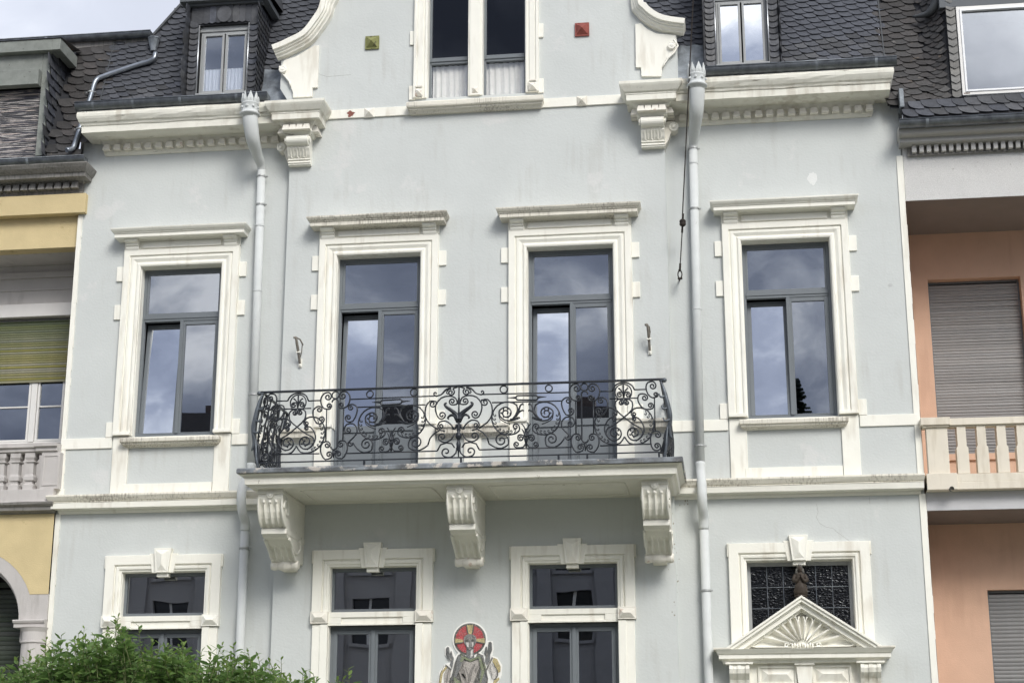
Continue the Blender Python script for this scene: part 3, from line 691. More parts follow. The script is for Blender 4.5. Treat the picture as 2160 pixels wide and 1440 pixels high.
# --- main cornice, dentils, gutters
CP = [(0, 11.86), (.02, 11.86), (.045, 11.885), (.05, 11.90), (.06, 11.905), (.06, 12.03), (.075, 12.035), (.10, 12.06), (.12, 12.085), (.35, 12.085), (.47, 12.09), (.475, 12.20), (.49, 12.205), (.495, 12.215), (.505, 12.235), (.53, 12.255), (.56, 12.30), (.575, 12.33), (.58, 12.375), (.57, 12.385), (.57, 12.41), (0, 12.42)]
corn = {}
for nm, x0, x1, l_, r_ in (('l', -6.62, -3.45, .55, 0), ('r', 2.32, 5.52, 0, .58)):
    c = MB().mould(x0, x1, 0, CP, mL=l_, mR=r_, jit=.004, seg=.18); c.box(x0 - (.2 if nm == 'l' else 0), x1 + (.2 if nm == 'r' else 0), -.5, .3, 12.42, 12.44)
    corn[nm] = c.build('cornice', CREAMC, house, bevel=.003)
dm = MB(); dm.add([(-.056, .0, -.045), (.056, .0, -.045), (.046, .0, .05), (-.046, .0, .05), (-.058, -.10, -.045), (.058, -.10, -.045), (.043, -.075, .05), (-.043, -.075, .05)],
                  [(0, 1, 2, 3), (4, 7, 6, 5), (0, 4, 5, 1), (1, 5, 6, 2), (2, 6, 7, 3), (3, 7, 4, 0)])
dme = dm.mesh('dentil', CREAMP)
def dentils(parent, x0, x1, n, d, z, me=None, s=1.):
    for k_ in range(n):
        x = x0 + (x1 - x0) * k_ / (n - 1)
        inst('dentil', me or dme, parent, T(x + random.uniform(-.004, .004), d, z) @ Matrix.Rotation(random.uniform(-.03, .03), 4, 'Y') @ Matrix.Diagonal((s * random.uniform(.94, 1.05), 1, s, 1)))
dentils(corn['l'], -6.58, -3.62, 18, .055, 11.968); dentils(corn['r'], 2.50, 5.50, 19, .055, 11.968)

def gutter(parent, x0, x1, d, z, r, m=ZINC, seams=(), name='gutter'):
    """half-round gutter hung at depth d (centre) with its rim at height z"""
    g = MB(); n = 10; k = int((x1 - x0) / .25) + 1
    vs = []; 
    for i in range(k + 1):
        x = x0 + (x1 - x0) * i / k
        for j in range(n + 1):
            w = math.pi * j / n; vs.append((x, -(d + r * math.cos(w)), z - r * math.sin(w) * 1.05))
    g.add(vs, [(i * (n + 1) + j, i * (n + 1) + j + 1, (i + 1) * (n + 1) + j + 1, (i + 1) * (n + 1) + j) for i in range(k) for j in range(n)])
    for i in (0, k): g.add(vs[i * (n + 1):(i + 1) * (n + 1)], [tuple(range(n + 1))])
    g.tube([(x0, -d - r, z + .004), (x1, -d - r, z + .004)], .011, 8)
    o = g.build(name, m, parent, smooth=False)
    for p in o.data.polygons: p.use_smooth = len(p.vertices) == 4
    for sx_ in seams:
        s2 = MB(); vs = []
        for x in (sx_ - .022, sx_ + .022):
            for j in range(n + 1):
                w = math.pi * j / n; vs.append((x, -(d + (r + .005) * math.cos(w)), z - (r + .005) * math.sin(w) * 1.05))
        s2.add(vs, [(j, j + 1, n + 1 + j + 1, n + 1 + j) for j in range(n)]); s2.build('gutter_bracket', LEAD if random.random() < .5 else ZINC, o, smooth=True)
    return o
gutter(house, -6.96, -3.80, .54, 12.545, .105, seams=(-6.66, -6.0, -5.22, -4.3))
gutter(house, 2.80, 5.90, .54, 12.545, .105, seams=(3.0, 3.62, 4.15, 4.72, 5.15, 5.60))

# --- repairs, cracks and mould on the plaster
def blot(name, cx_, cz_, r_, d_, m_, n=14, sq=1.3, seed=0):
    q_ = random.Random(seed); pts = [(cx_ + r_ * math.cos(a) * q_.uniform(.7, 1.15), cz_ + r_ * sq * math.sin(a) * q_.uniform(.7, 1.15)) for a in [j * 2 * math.pi / n for j in range(n)]]
    return MB().prism(pts, d_ - .001, d_ + .003).build(name, m_, house)
p_ = at(1713, 376); o = blot('filler_patch', p_.x, p_.z, .075, .0, mat('white_filler', (.68, .69, .67), .9, bump=.3), 20, 1.45, 5)
p_ = at(1878, 601); blot('filler_patch', p_.x, p_.z, .035, .0, mat('grey_filler', (.50, .51, .50), .9), 12, .7, 6)
CRK = mat('crack_grey', (.38, .38, .36), .95)  # hairline cracks drawn as thin lines of darker grey
for pts_ in (((1722, 1062), (1726, 1078), (1722, 1090), (1729, 1103), (1741, 1110)), ((1741, 1110), (1758, 1114), (1764, 1120), (1792, 1140)), ((880, 60), (878, 90), (879, 130)), ((640, 145), (690, 162), (740, 158)), ((1834, 1048), (1835, 1062))):
    MB().tube([(lambda q: (q.x, q.y, q.z))(at(x_, y_, .0 if x_ > 1430 or x_ < 560 else BD)) for x_, y_ in pts_], .0024, 4).build('plaster_crack', CRK, house)
mo = MB(); q_ = random.Random(4)
for i in range(26):
    px_, py_ = q_.choice([(q_.gauss(1427, 5), q_.uniform(1050, 1340)), (q_.uniform(1430, 1480), q_.gauss(1056, 6)), (q_.gauss(1424, 3), q_.uniform(1080, 1300))]); p_ = at(px_, py_, .0 if px_ > 1424 else BD); r_ = q_.uniform(.004, .012)
    pts_ = [(p_.x + r_ * math.cos(a) * q_.uniform(.5, 1.2), p_.z + r_ * 1.4 * math.sin(a) * q_.uniform(.5, 1.2)) for a in [j * 2 * math.pi / 8 for j in range(8)]]
    mo.prism(pts_, -p_.y - .001, -p_.y + .0025)
o = mo.build('mould_spots', mat('mould', (.33, .31, .26), .95, var=.3, vscale=40), house); o['kind'] = 'stuff'

# --- cap blocks and consoles carrying the gable
def console(s):
    """s = -1 left, +1 right"""
    cx = -3.352 if s < 0 else 2.213; hw = .18
    P = [(.0, 11.90), (.02, 11.90), (.045, 11.925), (.05, 11.935), (.055, 11.945), (.055, 12.035), (.075, 12.045), (.095, 12.07), (.11, 12.085), (.13, 12.095), (.20, 12.10), (.20, 12.19), (.21, 12.20), (.205, 12.215), (.235, 12.235), (.255, 12.265), (.285, 12.31), (.30, 12.34), (.30, 12.385), (0, 12.395)]
    m = MB().mould(cx - hw, cx + hw, .36, [(o, z) for o, z in P], mL=1, mR=1, jit=0)
    for i in range(0, len(m.v)):                                              # run the side returns back to the wall
        x, y, z = m.v[i]
        if abs(y + .36) < 1e-6: m.v[i] = (x, -.02, z)
    cap = m.build('console_cap', CREAMC, house, bevel=.003)
    for k_ in range(4): inst('dentil', dme, cap, T(cx - .165 + .11 * k_, .41, 11.992))
    for sx in (-1, 1):
        for k_ in range(2): inst('dentil', dme, cap, Matrix.Translation((cx + sx * (hw + .05), -.32 + k_ * .14, 11.992)) @ Matrix.Rotation(R(90) * sx, 4, 'Z'))
    # roll, fluted shaft, foot mouldings
    bp = [(BD - .1, 11.90), (.40, 11.90), (.40, 11.895)]
    r_ = MB().lathe((cx, -.36, 11.82), [(.03, -.205), (.045, -.205), (.05, -.19), (.04, -.18), (.078, -.172), (.078, .172), (.04, .18), (.05, .19), (.045, .205), (.03, .205)], 'x', 18)
    r_.build('console_roll', CREAM, cap, bevel=.002)
    sh = MB()
    pf = [(0, 11.90), (.38, 11.90), (.38, 11.79), (.345, 11.75), (.345, 11.735), (.325, 11.73), (.33, 11.70), (.30, 11.66), (.27, 11.60), (.235, 11.56), (.25, 11.55), (.25, 11.535), (.22, 11.53), (.235, 11.51), (.24, 11.49), (.215, 11.485), (.22, 11.478), (.225, 11.465), (0, 11.46)]
    sh.sideprism(pf, cx - hw, cx + hw); sh.build('console_shaft', CREAM, cap, bevel=.004)
    for k_ in (-1, 0, 1):                                                    # three pointed flutes
        x = cx + k_ * .10
        g = MB().add([(x, -.334, 11.715), (x - .02, -.327, 11.69), (x + .02, -.327, 11.69), (x - .02, -.262, 11.575), (x + .02, -.262, 11.575), (x, -.255, 11.56), (x, -.30, 11.69), (x, -.25, 11.59)],
                     [(0, 1, 6), (0, 6, 2), (1, 3, 7, 6), (6, 7, 4, 2), (3, 5, 7), (7, 5, 4)])
        g.tube([(x - .024, -.332, 11.69), (x - .024, -.266, 11.572)], .006, 5); g.tube([(x + .024, -.332, 11.69), (x + .024, -.266, 11.572)], .006, 5); g.ball((x, -.335, 11.72), .014, 6)
        g.build('console_flute', CREAM, cap)
    # side volute scroll on the outer flank
    ox = cx + s * (hw + .0)
    def P2(u, v, d_=.10): return (ox + s * u, -d_, v)
    out_ = [(0, 11.88), (.05, 11.90), (.10, 11.90), (.165, 11.88), (.205, 11.83), (.20, 11.76), (.15, 11.72), (.10, 11.72), (.075, 11.66), (.06, 11.60), (.03, 11.55), (.0, 11.50)]
    pts = [(ox + s * u, v) for u, v in out_]
    if s > 0: pts = pts[::-1]
    MB().prism(pts, -.01, .16).build('side_scroll', CREAMP, cap, bevel=.006)
    v_ = MB().lathe((ox + s * .14, -.16, 11.80), [(.075, 0), (.075, .015), (.055, .02), (.05, .01), (.035, .01), (.03, .03), (0, .035)], 'y', 18)
    v_.build('volute_eye', CREAM, cap, smooth=True)
    return cap
console(-1); console(1)

# --- band over the bay, small pyramids
MB().box(BL + .5, BR - .45, BD - .01, BD + .03, 12.245, 12.395).build('gable_band', CREAM, house, bevel=.004)
flk = MB(); pts = [(-2.56 + .055 * math.cos(a) * (1 + .35 * math.sin(a * 5)), 12.315 + .05 * math.sin(a) * (1 + .3 * math.cos(a * 3))) for a in [j * .35 for j in range(18)]]
flk.prism(pts, BD + .0295, BD + .0325); flk.build('bare_brick_patch', flat('bare_red_render', (.22, .075, .055)), house)
def pyramid(cx, cz, w, d, h, m, name, base=0.):
    b = MB()
    if base: b.box(cx - w / 2, cx + w / 2, d, d + base, cz - w / 2, cz + w / 2)
    q = w / 2 - (.018 if base else 0)
    b.pyramid(cx - q, cx + q, d + base, d + base + h, cz - q, cz + q); return b.build(name, m, house)
GRT = mat('mossy_green_tile', (.26, .26, .10), .7, c2=(.16, .17, .06), vscale=14, bump=.4, speck=((.06, .06, .03), 12, .57))
RDT = mat('red_tile', (.27, .07, .055), .7, var=.3, vscale=14, bump=.4, speck=((.12, .04, .035), 12, .6))
o = pyramid(-2.245, 13.535, .225, BD, .085, GRT, 'pyramid_tile', .03); o['label'] = 'mossy green pyramid tile'
o = pyramid(1.135, 13.545, .225, BD, .085, RDT, 'pyramid_tile', .03); o['label'] = 'red pyramid tile'
pyramid(-2.262, 12.315, .165, BD + .03, .06, CREAMP, 'diamond_boss'); pyramid(1.118, 12.32, .165, BD + .03, .06, CREAMS, 'diamond_boss')

# --- gable wall with its scrolled edge
GX0, GX1 = -1.345, .235
def at2(px, py, d):
    p = at(px, py, d); return (p.x, p.z)
Lout = [at2(*p, .30) for p in ((574, 97), (590, 91), (607, 83), (637, 67), (657, 43), (672, 20), (678, 0))]
Rout = [at2(*p, .30) for p in ((1445, 41), (1420, 38), (1400, 34), (1384, 27), (1370, 17), (1362, 8), (1356, 0))]
Lout += [(-2.97, 14.5), (-2.93, 14.9), (-2.9, 15.2)]; Rout += [(2.08, 14.5), (2.03, 14.9), (2.0, 15.2)]
def interp(tab, z):
    for (xa, za), (xb, zb) in zip(tab, tab[1:]):
        if za <= z <= zb: return xa + (xb - xa) * (z - za) / (zb - za)
    return tab[0][0] if z < tab[0][1] else tab[-1][0]
Lc = [(p[0], p[2]) for p in catmull([(a, 0, b) for a, b in Lout], 4)]; Rc = [(p[0], p[2]) for p in catmull([(a, 0, b) for a, b in Rout], 4)]
gw = MB(); zs = [12.39, 12.6, 12.83, 13.0, 13.15, 13.3, 13.42] + [13.5 + .1 * k for k in range(18)]
def gl(z):
    if z < 12.83: return -3.60
    if z < 13.45: return -3.74
    return interp(Lc, z) + .03
def gr(z):
    if z < 13.45: return 2.62
    return interp(Rc, z) - .03
for a, b in zip(zs, zs[1:]):
    for x0a, x1a, x0b, x1b in ((gl(a + .001), GX0, gl(b), GX0), (GX1, gr(a + .001), GX1, gr(b))):
        gw.add([(x0a, -BD, a), (x1a, -BD, a), (x1b, -BD, b), (x0b, -BD, b)], [(0, 1, 2, 3)])
        gw.add([(x0a, .15, a), (x1a, .15, a), (x1b, .15, b), (x0b, .15, b)], [(3, 2, 1, 0)])
    gw.add([(gl(a + .001), -BD, a), (gl(b), -BD, b), (gl(b), .15, b), (gl(a + .001), .15, a)], [(0, 1, 2, 3)])
    gw.add([(gr(a + .001), -BD, a), (gr(b), -BD, b), (gr(b), .15, b), (gr(a + .001), .15, a)], [(3, 2, 1, 0)])
gw.box(GX0, GX1, -.15, BD, 12.38, 12.52); gw.box(gl(15.2), gr(15.2), -.15, BD, 15.2, 16.2)
gw.prism([(-2.9, 16.2), (2.0, 16.2), (1.2, 16.9), (-.45, 17.4), (-2.1, 16.9)], -.15, BD)
gw.build('gable_wall', PLASTER, house)
def edge_mould(curve, side):
    """stepped coping following the gable curve"""
    n = len(curve); prof = [(0, .34, .32), (.001, .34, .32), (.075, .33, 0), (.08, .30, 0), (.11, .29, 0), (.115, .26, 0), (.145, .25, 0), (.165, .215, 0), (.185, .20, 0), (.20, BD, 0)]
    prof = [(0, -.1), (0, .34), (.085, .335), (.088, .30), (.115, .29), (.118, .262), (.145, .255), (.165, .215), (.185, .205), (.20, BD)]
    rings = []
    for i, p in enumerate(curve):
        a = curve[max(i - 1, 0)]; b = curve[min(i + 1, n - 1)]
        tx_, tz_ = b[0] - a[0], b[1] - a[1]; l = math.hypot(tx_, tz_); nx, nz = (tz_ / l, -tx_ / l) if side < 0 else (-tz_ / l, tx_ / l)
        rings.append([(p[0] + nx * o_, -d_, p[1] + nz * o_) for o_, d_ in prof])
    k = len(prof); m = MB()
    m.add([v for r_ in rings for v in r_], [(a * k + j, a * k + j + 1, (a + 1) * k + j + 1, (a + 1) * k + j) for a in range(n - 1) for j in range(k - 1)])
    m.add(rings[0], [tuple(range(k))]); return m
edge_mould(Lc, -1).build('gable_coping', CREAM, house, bevel=.002); edge_mould(Rc, 1).build('gable_coping', CREAM, house, bevel=.002)
# zinc strip on top of the coping
for c_ in (Lc, Rc):
    MB().tube([(p[0], -.30, p[1] + .006) for p in c_], .012, 6).build('coping_flashing', ZINC, house, smooth=True)
# flat stucco plates with scroll edge
pl = [at2(*p, .15) for p in ((596, 136), (594, 147), (600, 158), (608, 168), (613, 178), (614, 185), (618, 196), (618, 207))]
pl += [at2(*p, .15) for p in ((659, 205), (659, 186), (670, 185), (673, 97), (664, 97), (650, 105), (625, 120), (600, 128))]
MB().prism(pl, BD, BD + .045).build('stucco_plate', CREAM, house, bevel=.006)
pr_ = [at2(*p, .15) for p in ((1353, 162), (1352, 143), (1341, 143), (1340, 52), (1352, 50), (1365, 62), (1385, 72), (1425, 75))]
pr_ += [at2(*p, .15) for p in ((1428, 90), (1426, 105), (1418, 116), (1406, 124), (1400, 135), (1397, 142), (1395, 162))]
MB().prism(pr_, BD, BD + .045).build('stucco_plate', CREAM, house, bevel=.006)
for px, py in ((596, 146), (1417, 96)):
    p = at(px, py, .2); MB().lathe((p.x, -BD - .04, p.z), [(.062, 0), (.062, .05), (.05, .055), (.03, .05), (.025, .06), (0, .062)], 'y', 18).build('plate_roundel', CREAM, house, smooth=False, bevel=.004)
for pp_ in (((1421, 84), (1430, 96), (1424, 110), (1410, 122), (1402, 134), (1398, 142)), ((590, 140), (590, 150), (600, 160), (610, 172), (613, 182))):
    MB().tube([(at2(x, y, .17)[0], -BD - .05, at2(x, y, .17)[1]) for x, y in pp_], .014, 6).build('scroll_rib', CREAM, house, smooth=True)

# --- gable window
ga = [(0, 0), (0, .04), (.03, .045), (.035, .03), (.06, .03), (.065, .05), (.15, .055), (.155, .045), (.17, .07), (.21, .07), (.215, 0)]
s_ = MB().architrave(GX0, GX1, 12.52, 14.85, BD, ga)
s_.box(-.685, -.455, BD - .22, BD + .02, 12.52, 14.85); s_.box(-.655, -.485, BD + .02, BD + .04, 12.52, 14.85)
for e_ in (GX0, GX1): s_.box(e_ - .006, e_ + .006, BD - .22, BD + .001, 12.52, 14.85)
s_.box(GX0, GX1, BD - .22, BD, 14.82, 15.22)
s_.build('window_surround', CREAM, house, bevel=.004)
for sx in (-1, 1):
    cxw = (GX0 + GX1) / 2
    for z0, z1 in ((13.45, 13.69), (12.5, 12.74)):
        a = cxw + sx * .98; b = cxw + sx * 1.075; MB().box(min(a, b), max(a, b), BD - .01, BD + .03, z0, z1).build('quoin_block', CREAM, house, bevel=.005)
    xq = cxw + sx * .905; pyramid(xq, 12.60, .13, BD + .07, .05, CREAMP, 'diamond_boss'); MB().box(xq - .055, xq + .055, BD + .07, BD + .085, 12.69, 12.715).build('boss_fillet', CREAMP, house)
pyramid(-.57, 12.60, .10, BD + .04, .05, CREAMP, 'diamond_boss')
MB().mould(cxw - 1.01, cxw + 1.01, BD, [(0, 12.235), (.07, 12.235), (.09, 12.26), (.13, 12.275), (.135, 12.30), (.17, 12.31), (.18, 12.33), (.18, 12.385), (.17, 12.40), (0, 12.46)], mL=.4, mR=.4).build('window_sill', CREAMS, house, bevel=.003)
fd = BD - .15
for x0, x1 in ((GX0 + .006, -.686), (-.454, GX1 - .006)):
    f = ring_frame(MB(), x0, x1, 12.52, 14.82, .035, fd - .06, fd)
    f.box(x0 + .035, x1 - .035, fd - .06, fd + .012, 13.16, 13.275); f.box(x0 + .02, x1 - .02, fd, fd + .03, 13.20, 13.225)
    w_ = f.build('gable_window', FRAME, house, bevel=.004)
    MB().box(x0 + .036, x1 - .036, fd - .04, fd - .032, 12.556, 13.16).build('pane', GLASSC, w_)
    MB().box(x0 + .036, x1 - .036, fd - .055, fd - .047, 13.276, 14.78).build('pane', GLASSU, w_)
    room(w_, x0, x1, 12.5, 14.85, fd - .30, 2.0)

def curtain(x0, x1, z0, z1, d, folds, amp, label, scal=.03, head=False):
    m = MB(); n = folds * 8; k = 10; vs = []
    for j in range(k + 1):
        for i in range(n + 1):
            u = i / n; ph = u * folds * 2 * math.pi; f_ = j / k
            z = z0 + (z1 - z0) * f_ + (scal * abs(math.sin(ph / 2)) * (1 - f_) ** 6) + (.009 * math.sin(ph * 2.7) * f_ ** 8 if head else 0)
            y = -d + amp * (math.sin(ph + .6 * math.sin(u * 9)) + .35 * math.sin(ph * 2.3 + 3 * f_)) * (1.1 - .5 * f_)
            vs.append((x0 + (x1 - x0) * u, y, z))
    m.add(vs, [(j * (n + 1) + i, j * (n + 1) + i + 1, (j + 1) * (n + 1) + i + 1, (j + 1) * (n + 1) + i) for j in range(k) for i in range(n)])
    o = m.build('lace_curtain', LACE, None, smooth=True, fix=False); o['label'] = label; o['category'] = 'curtain'
    return o
CG = 'white lace half curtains behind the attic windows'
curtain(GX0 + .05, -.71, 12.53, 13.17, fd - .09, 6, .016, 'white lace curtain behind the left half of the gable window')['group'] = CG
curtain(-.43, GX1 - .04, 12.53, 13.17, fd - .09, 6, .016, 'white lace curtain behind the right half of the gable window')['group'] = CG

# ================================================================== ROOFS
def mans(z): return -.02 + (z - 12.45) * .33
def surf_m(x, z): return Vector((x, mans(z), z))
def slate_mesh(w, h, kind, var):
    rnd_ = random.Random(var); th = .008; a = .9 * h * rnd_.uniform(.92, 1.05); b = .74 * w * rnd_.uniform(.92, 1.08)
    if kind == 'scale':
        pts = [(0, 1.3 * h), (0, a)] + [(b - b * math.cos(t), a - a * math.sin(t)) for t in (.35, .7, 1.05, 1.35, 1.57)] + [(1.2 * w, 0), (1.2 * w, 1.3 * h)]
        pts = [(x, y + rnd_.uniform(-.003, .003)) for x, y in pts]
    elif kind == 'drop':      # rounded foot, leaning to one side
        pts = [(0, 1.35 * h)] + [(w * (.5 - .5 * math.cos(t)), h * .42 * (1 - math.sin(t)) * (1.25 - .5 * t / 3.14)) for t in (0, .4, .8, 1.2, 1.6, 2.0, 2.5, 3.14)] + [(w, 1.35 * h)]
    elif kind == 'vee':
        pts = [(0, 1.35 * h), (0, .33 * h), (.5 * w, 0), (w, .33 * h), (w, 1.35 * h)]
    else:
        pts = [(0, 1.3 * h), (0, .02), (.04, 0), (1.05 * w, 0), (1.05 * w, 1.3 * h)]
    def lift(x, y): return .026 * (1 - y / (1.3 * h)) + .009 * (1 - x / w)
    n = len(pts); m = MB()
    m.v = [(x, y, lift(x, y) - th) for x, y in pts] + [(x, y, lift(x, y)) for x, y in pts]
    m.f = [tuple(range(n))[::-1], tuple(range(n, 2 * n))] + [(i, (i + 1) % n, (i + 1) % n + n, i + n) for i in range(n)]
    return m
SM = {}
def slates_of(kind, w, h, m):
    k_ = (kind, round(w, 3), round(h, 3), m.name)
    if k_ not in SM: SM[k_] = [slate_mesh(w, h, kind, v).mesh('slate', m) for v in range(4)]
    return SM[k_]
def inframe(p):
    q = p - Vector((CX, -D, CZ)); z = q.dot(_f); return abs(q.dot(_r) / z * FPX) < 1100 and abs(q.dot(_u) / z * FPX) < 740
def slate_field(parent, surf, x0, x1, z0, z1, w, h, slope, inside, m, kind='scale', extra=None, cap=300, mirror=False, name='slate', jit=1.):
    meshes = slates_of(kind, w, h, m); todo = []
    span = abs(slope) * abs(x1 - x0); nr = int((z1 - z0 + span) / h) + 2
    sgn = -1 if mirror else 1
    for r_ in range(nr):
        x = x0 - random.uniform(0, w) * jit - (r_ % 2) * .5 * w * (1 - jit)
        while x < x1 + w:
            z = z0 + r_ * h + slope * (x - x0) - (span if slope > 0 else 0) + (extra(x) if extra else 0)
            P = surf(x, z); du = (surf(x + .02, z + slope * .02 + ((extra(x + .02) - extra(x)) if extra else 0)) - P); dvv = surf(x, z + .02) - P
            step = w * .02 / max(du.length, 1e-5) * random.uniform(.88, 1.12)
            if z0 - .03 <= z <= z1 and inside(x + w * .5, z + h * .5):
                X = du.normalized(); N_ = X.cross(dvv.normalized()).normalized(); Y = N_.cross(X)
                M = Matrix((X, Y, N_)).transposed().to_4x4()
                M.translation = P + N_ * .004
                s_ = random.uniform(.95, 1.06)
                if mirror: M = M @ Matrix.Translation((w, 0, 0)) @ Matrix.Diagonal((-1, 1, 1, 1))
                todo.append(M @ Matrix.Rotation(random.uniform(-.02, .02), 4, 'Z') @ Matrix.Diagonal((s_ * step / w * 1.0 if not extra else 1, s_, 1, 1)))
            x += step
    todo.sort(key=lambda M: 0 if inframe(M.translation) else 1)
    for M in todo[:cap]: inst(name, random.choice(meshes), parent, M)
    if todo[cap:]:
        mb = MB()
        for M in todo[cap:]:
            me = random.choice(meshes); mb.add([M @ v.co for v in me.vertices], [tuple(p.vertices) for p in me.polygons])
        o = mb.build(name, m, parent); o['kind'] = 'stuff'
    return len(todo)

# --- grey house roof: boarding, slates
roofb = MB()
def strip(mb, x0, x1, z0, z1, surf=surf_m, off=.0): 
    a, b, c, d_ = surf(x0, z0), surf(x1, z0), surf(x1, z1), surf(x0, z1); mb.add([a, b, c, d_], [(0, 1, 2, 3)])
UND = mat('roof_boarding', (.025, .026, .03), .9)
roofb.add([surf_m(-6.86, 12.3), surf_m(-3.3, 12.3), surf_m(-3.3, 14.2), surf_m(-6.22, 14.2), surf_m(-6.86, 14.2)], [(0, 1, 2, 3, 4)])
roofb.add([surf_m(-6.22, 14.2), surf_m(-2.3, 14.2), surf_m(-2.3, 15.4), surf_m(-5.55, 15.4)], [(0, 1, 2, 3)])
roofb.add([surf_m(2.3, 12.3), surf_m(5.76, 12.3), surf_m(5.76, 15.4), surf_m(1.2, 15.4), surf_m(1.2, 14.2), surf_m(2.3, 14.2)], [(0, 1, 2, 3, 4, 5)])
roofb.add([surf_m(-2.3, 14.9), surf_m(1.2, 14.9), surf_m(1.2, 15.4), surf_m(-2.3, 15.4)], [(0, 1, 2, 3)])
roofb.add([(-5.55, mans(15.4), 15.4), (5.76, mans(15.4), 15.4), (5.7, 4.5, 17.2), (-5.5, 4.5, 17.2)], [(0, 1, 2, 3)])
roofb.add([(-5.5, 4.5, 17.2), (5.7, 4.5, 17.2), (5.7, 9.0, 12.1), (-5.5, 9.0, 12.1)], [(0, 1, 2, 3)])
roof = roofb.build('roof', UND, house)
DL, DR_ = (-5.32, -4.16), (3.06, 4.20)
def in_main(x, z):
    if not (-6.9 < x < 5.80): return False
    if z > 14.15 and x < -6.2 + (z - 14.15) * .55: return False
    for a, b in (DL, DR_):
        if a + .02 < x < b - .02 and z < 14.5: return False
    if -2.6 < x < 1.6: return False
    return z < 15.1
slate_field(roof, surf_m, -7.0, -2.4, 12.3, 15.0, .165, .118, .16, lambda x, z: in_main(x, z) and x < 0, SLATE, cap=170)
slate_field(roof, surf_m, 1.5, 5.8, 12.3, 15.0, .165, .118, .17, lambda x, z: in_main(x, z) and x > 0, SLATE, cap=130)
for a_, b_, r_ in (((-6.84, 12.35), (-6.84, 14.15), .012), ((-6.24, 14.15), (-5.58, 15.3), .03), ((5.80, 12.3), (5.80, 15.3), .014)):
    MB().tube([surf_m(*a_) + Vector((0, -.025, 0)), surf_m(*b_) + Vector((0, -.025, 0))], r_, 5).build('roof_verge', mat('dark_lead', (.06, .065, .07), .6), roof)
# lead flashings where the gable meets the roof
for x0, x1, f_ in ((-4.10, -3.62, 1), (2.62, 3.04, -1)):
    m = MB(); vs = []
    for j in range(8):
        for i in range(6):
            x = x0 + (x1 - x0) * i / 5; z = 12.42 + .9 * j / 7
            vs.append((x, mans(z) - .075 - .02 * math.sin(i * 2.1 + j) - .012 * random.random(), z))
    m.add(vs, [(j * 6 + i, j * 6 + i + 1, (j + 1) * 6 + i + 1, (j + 1) * 6 + i) for j in range(7) for i in range(5)])
    m.build('lead_flashing', LEAD, roof, smooth=True, fix=False)

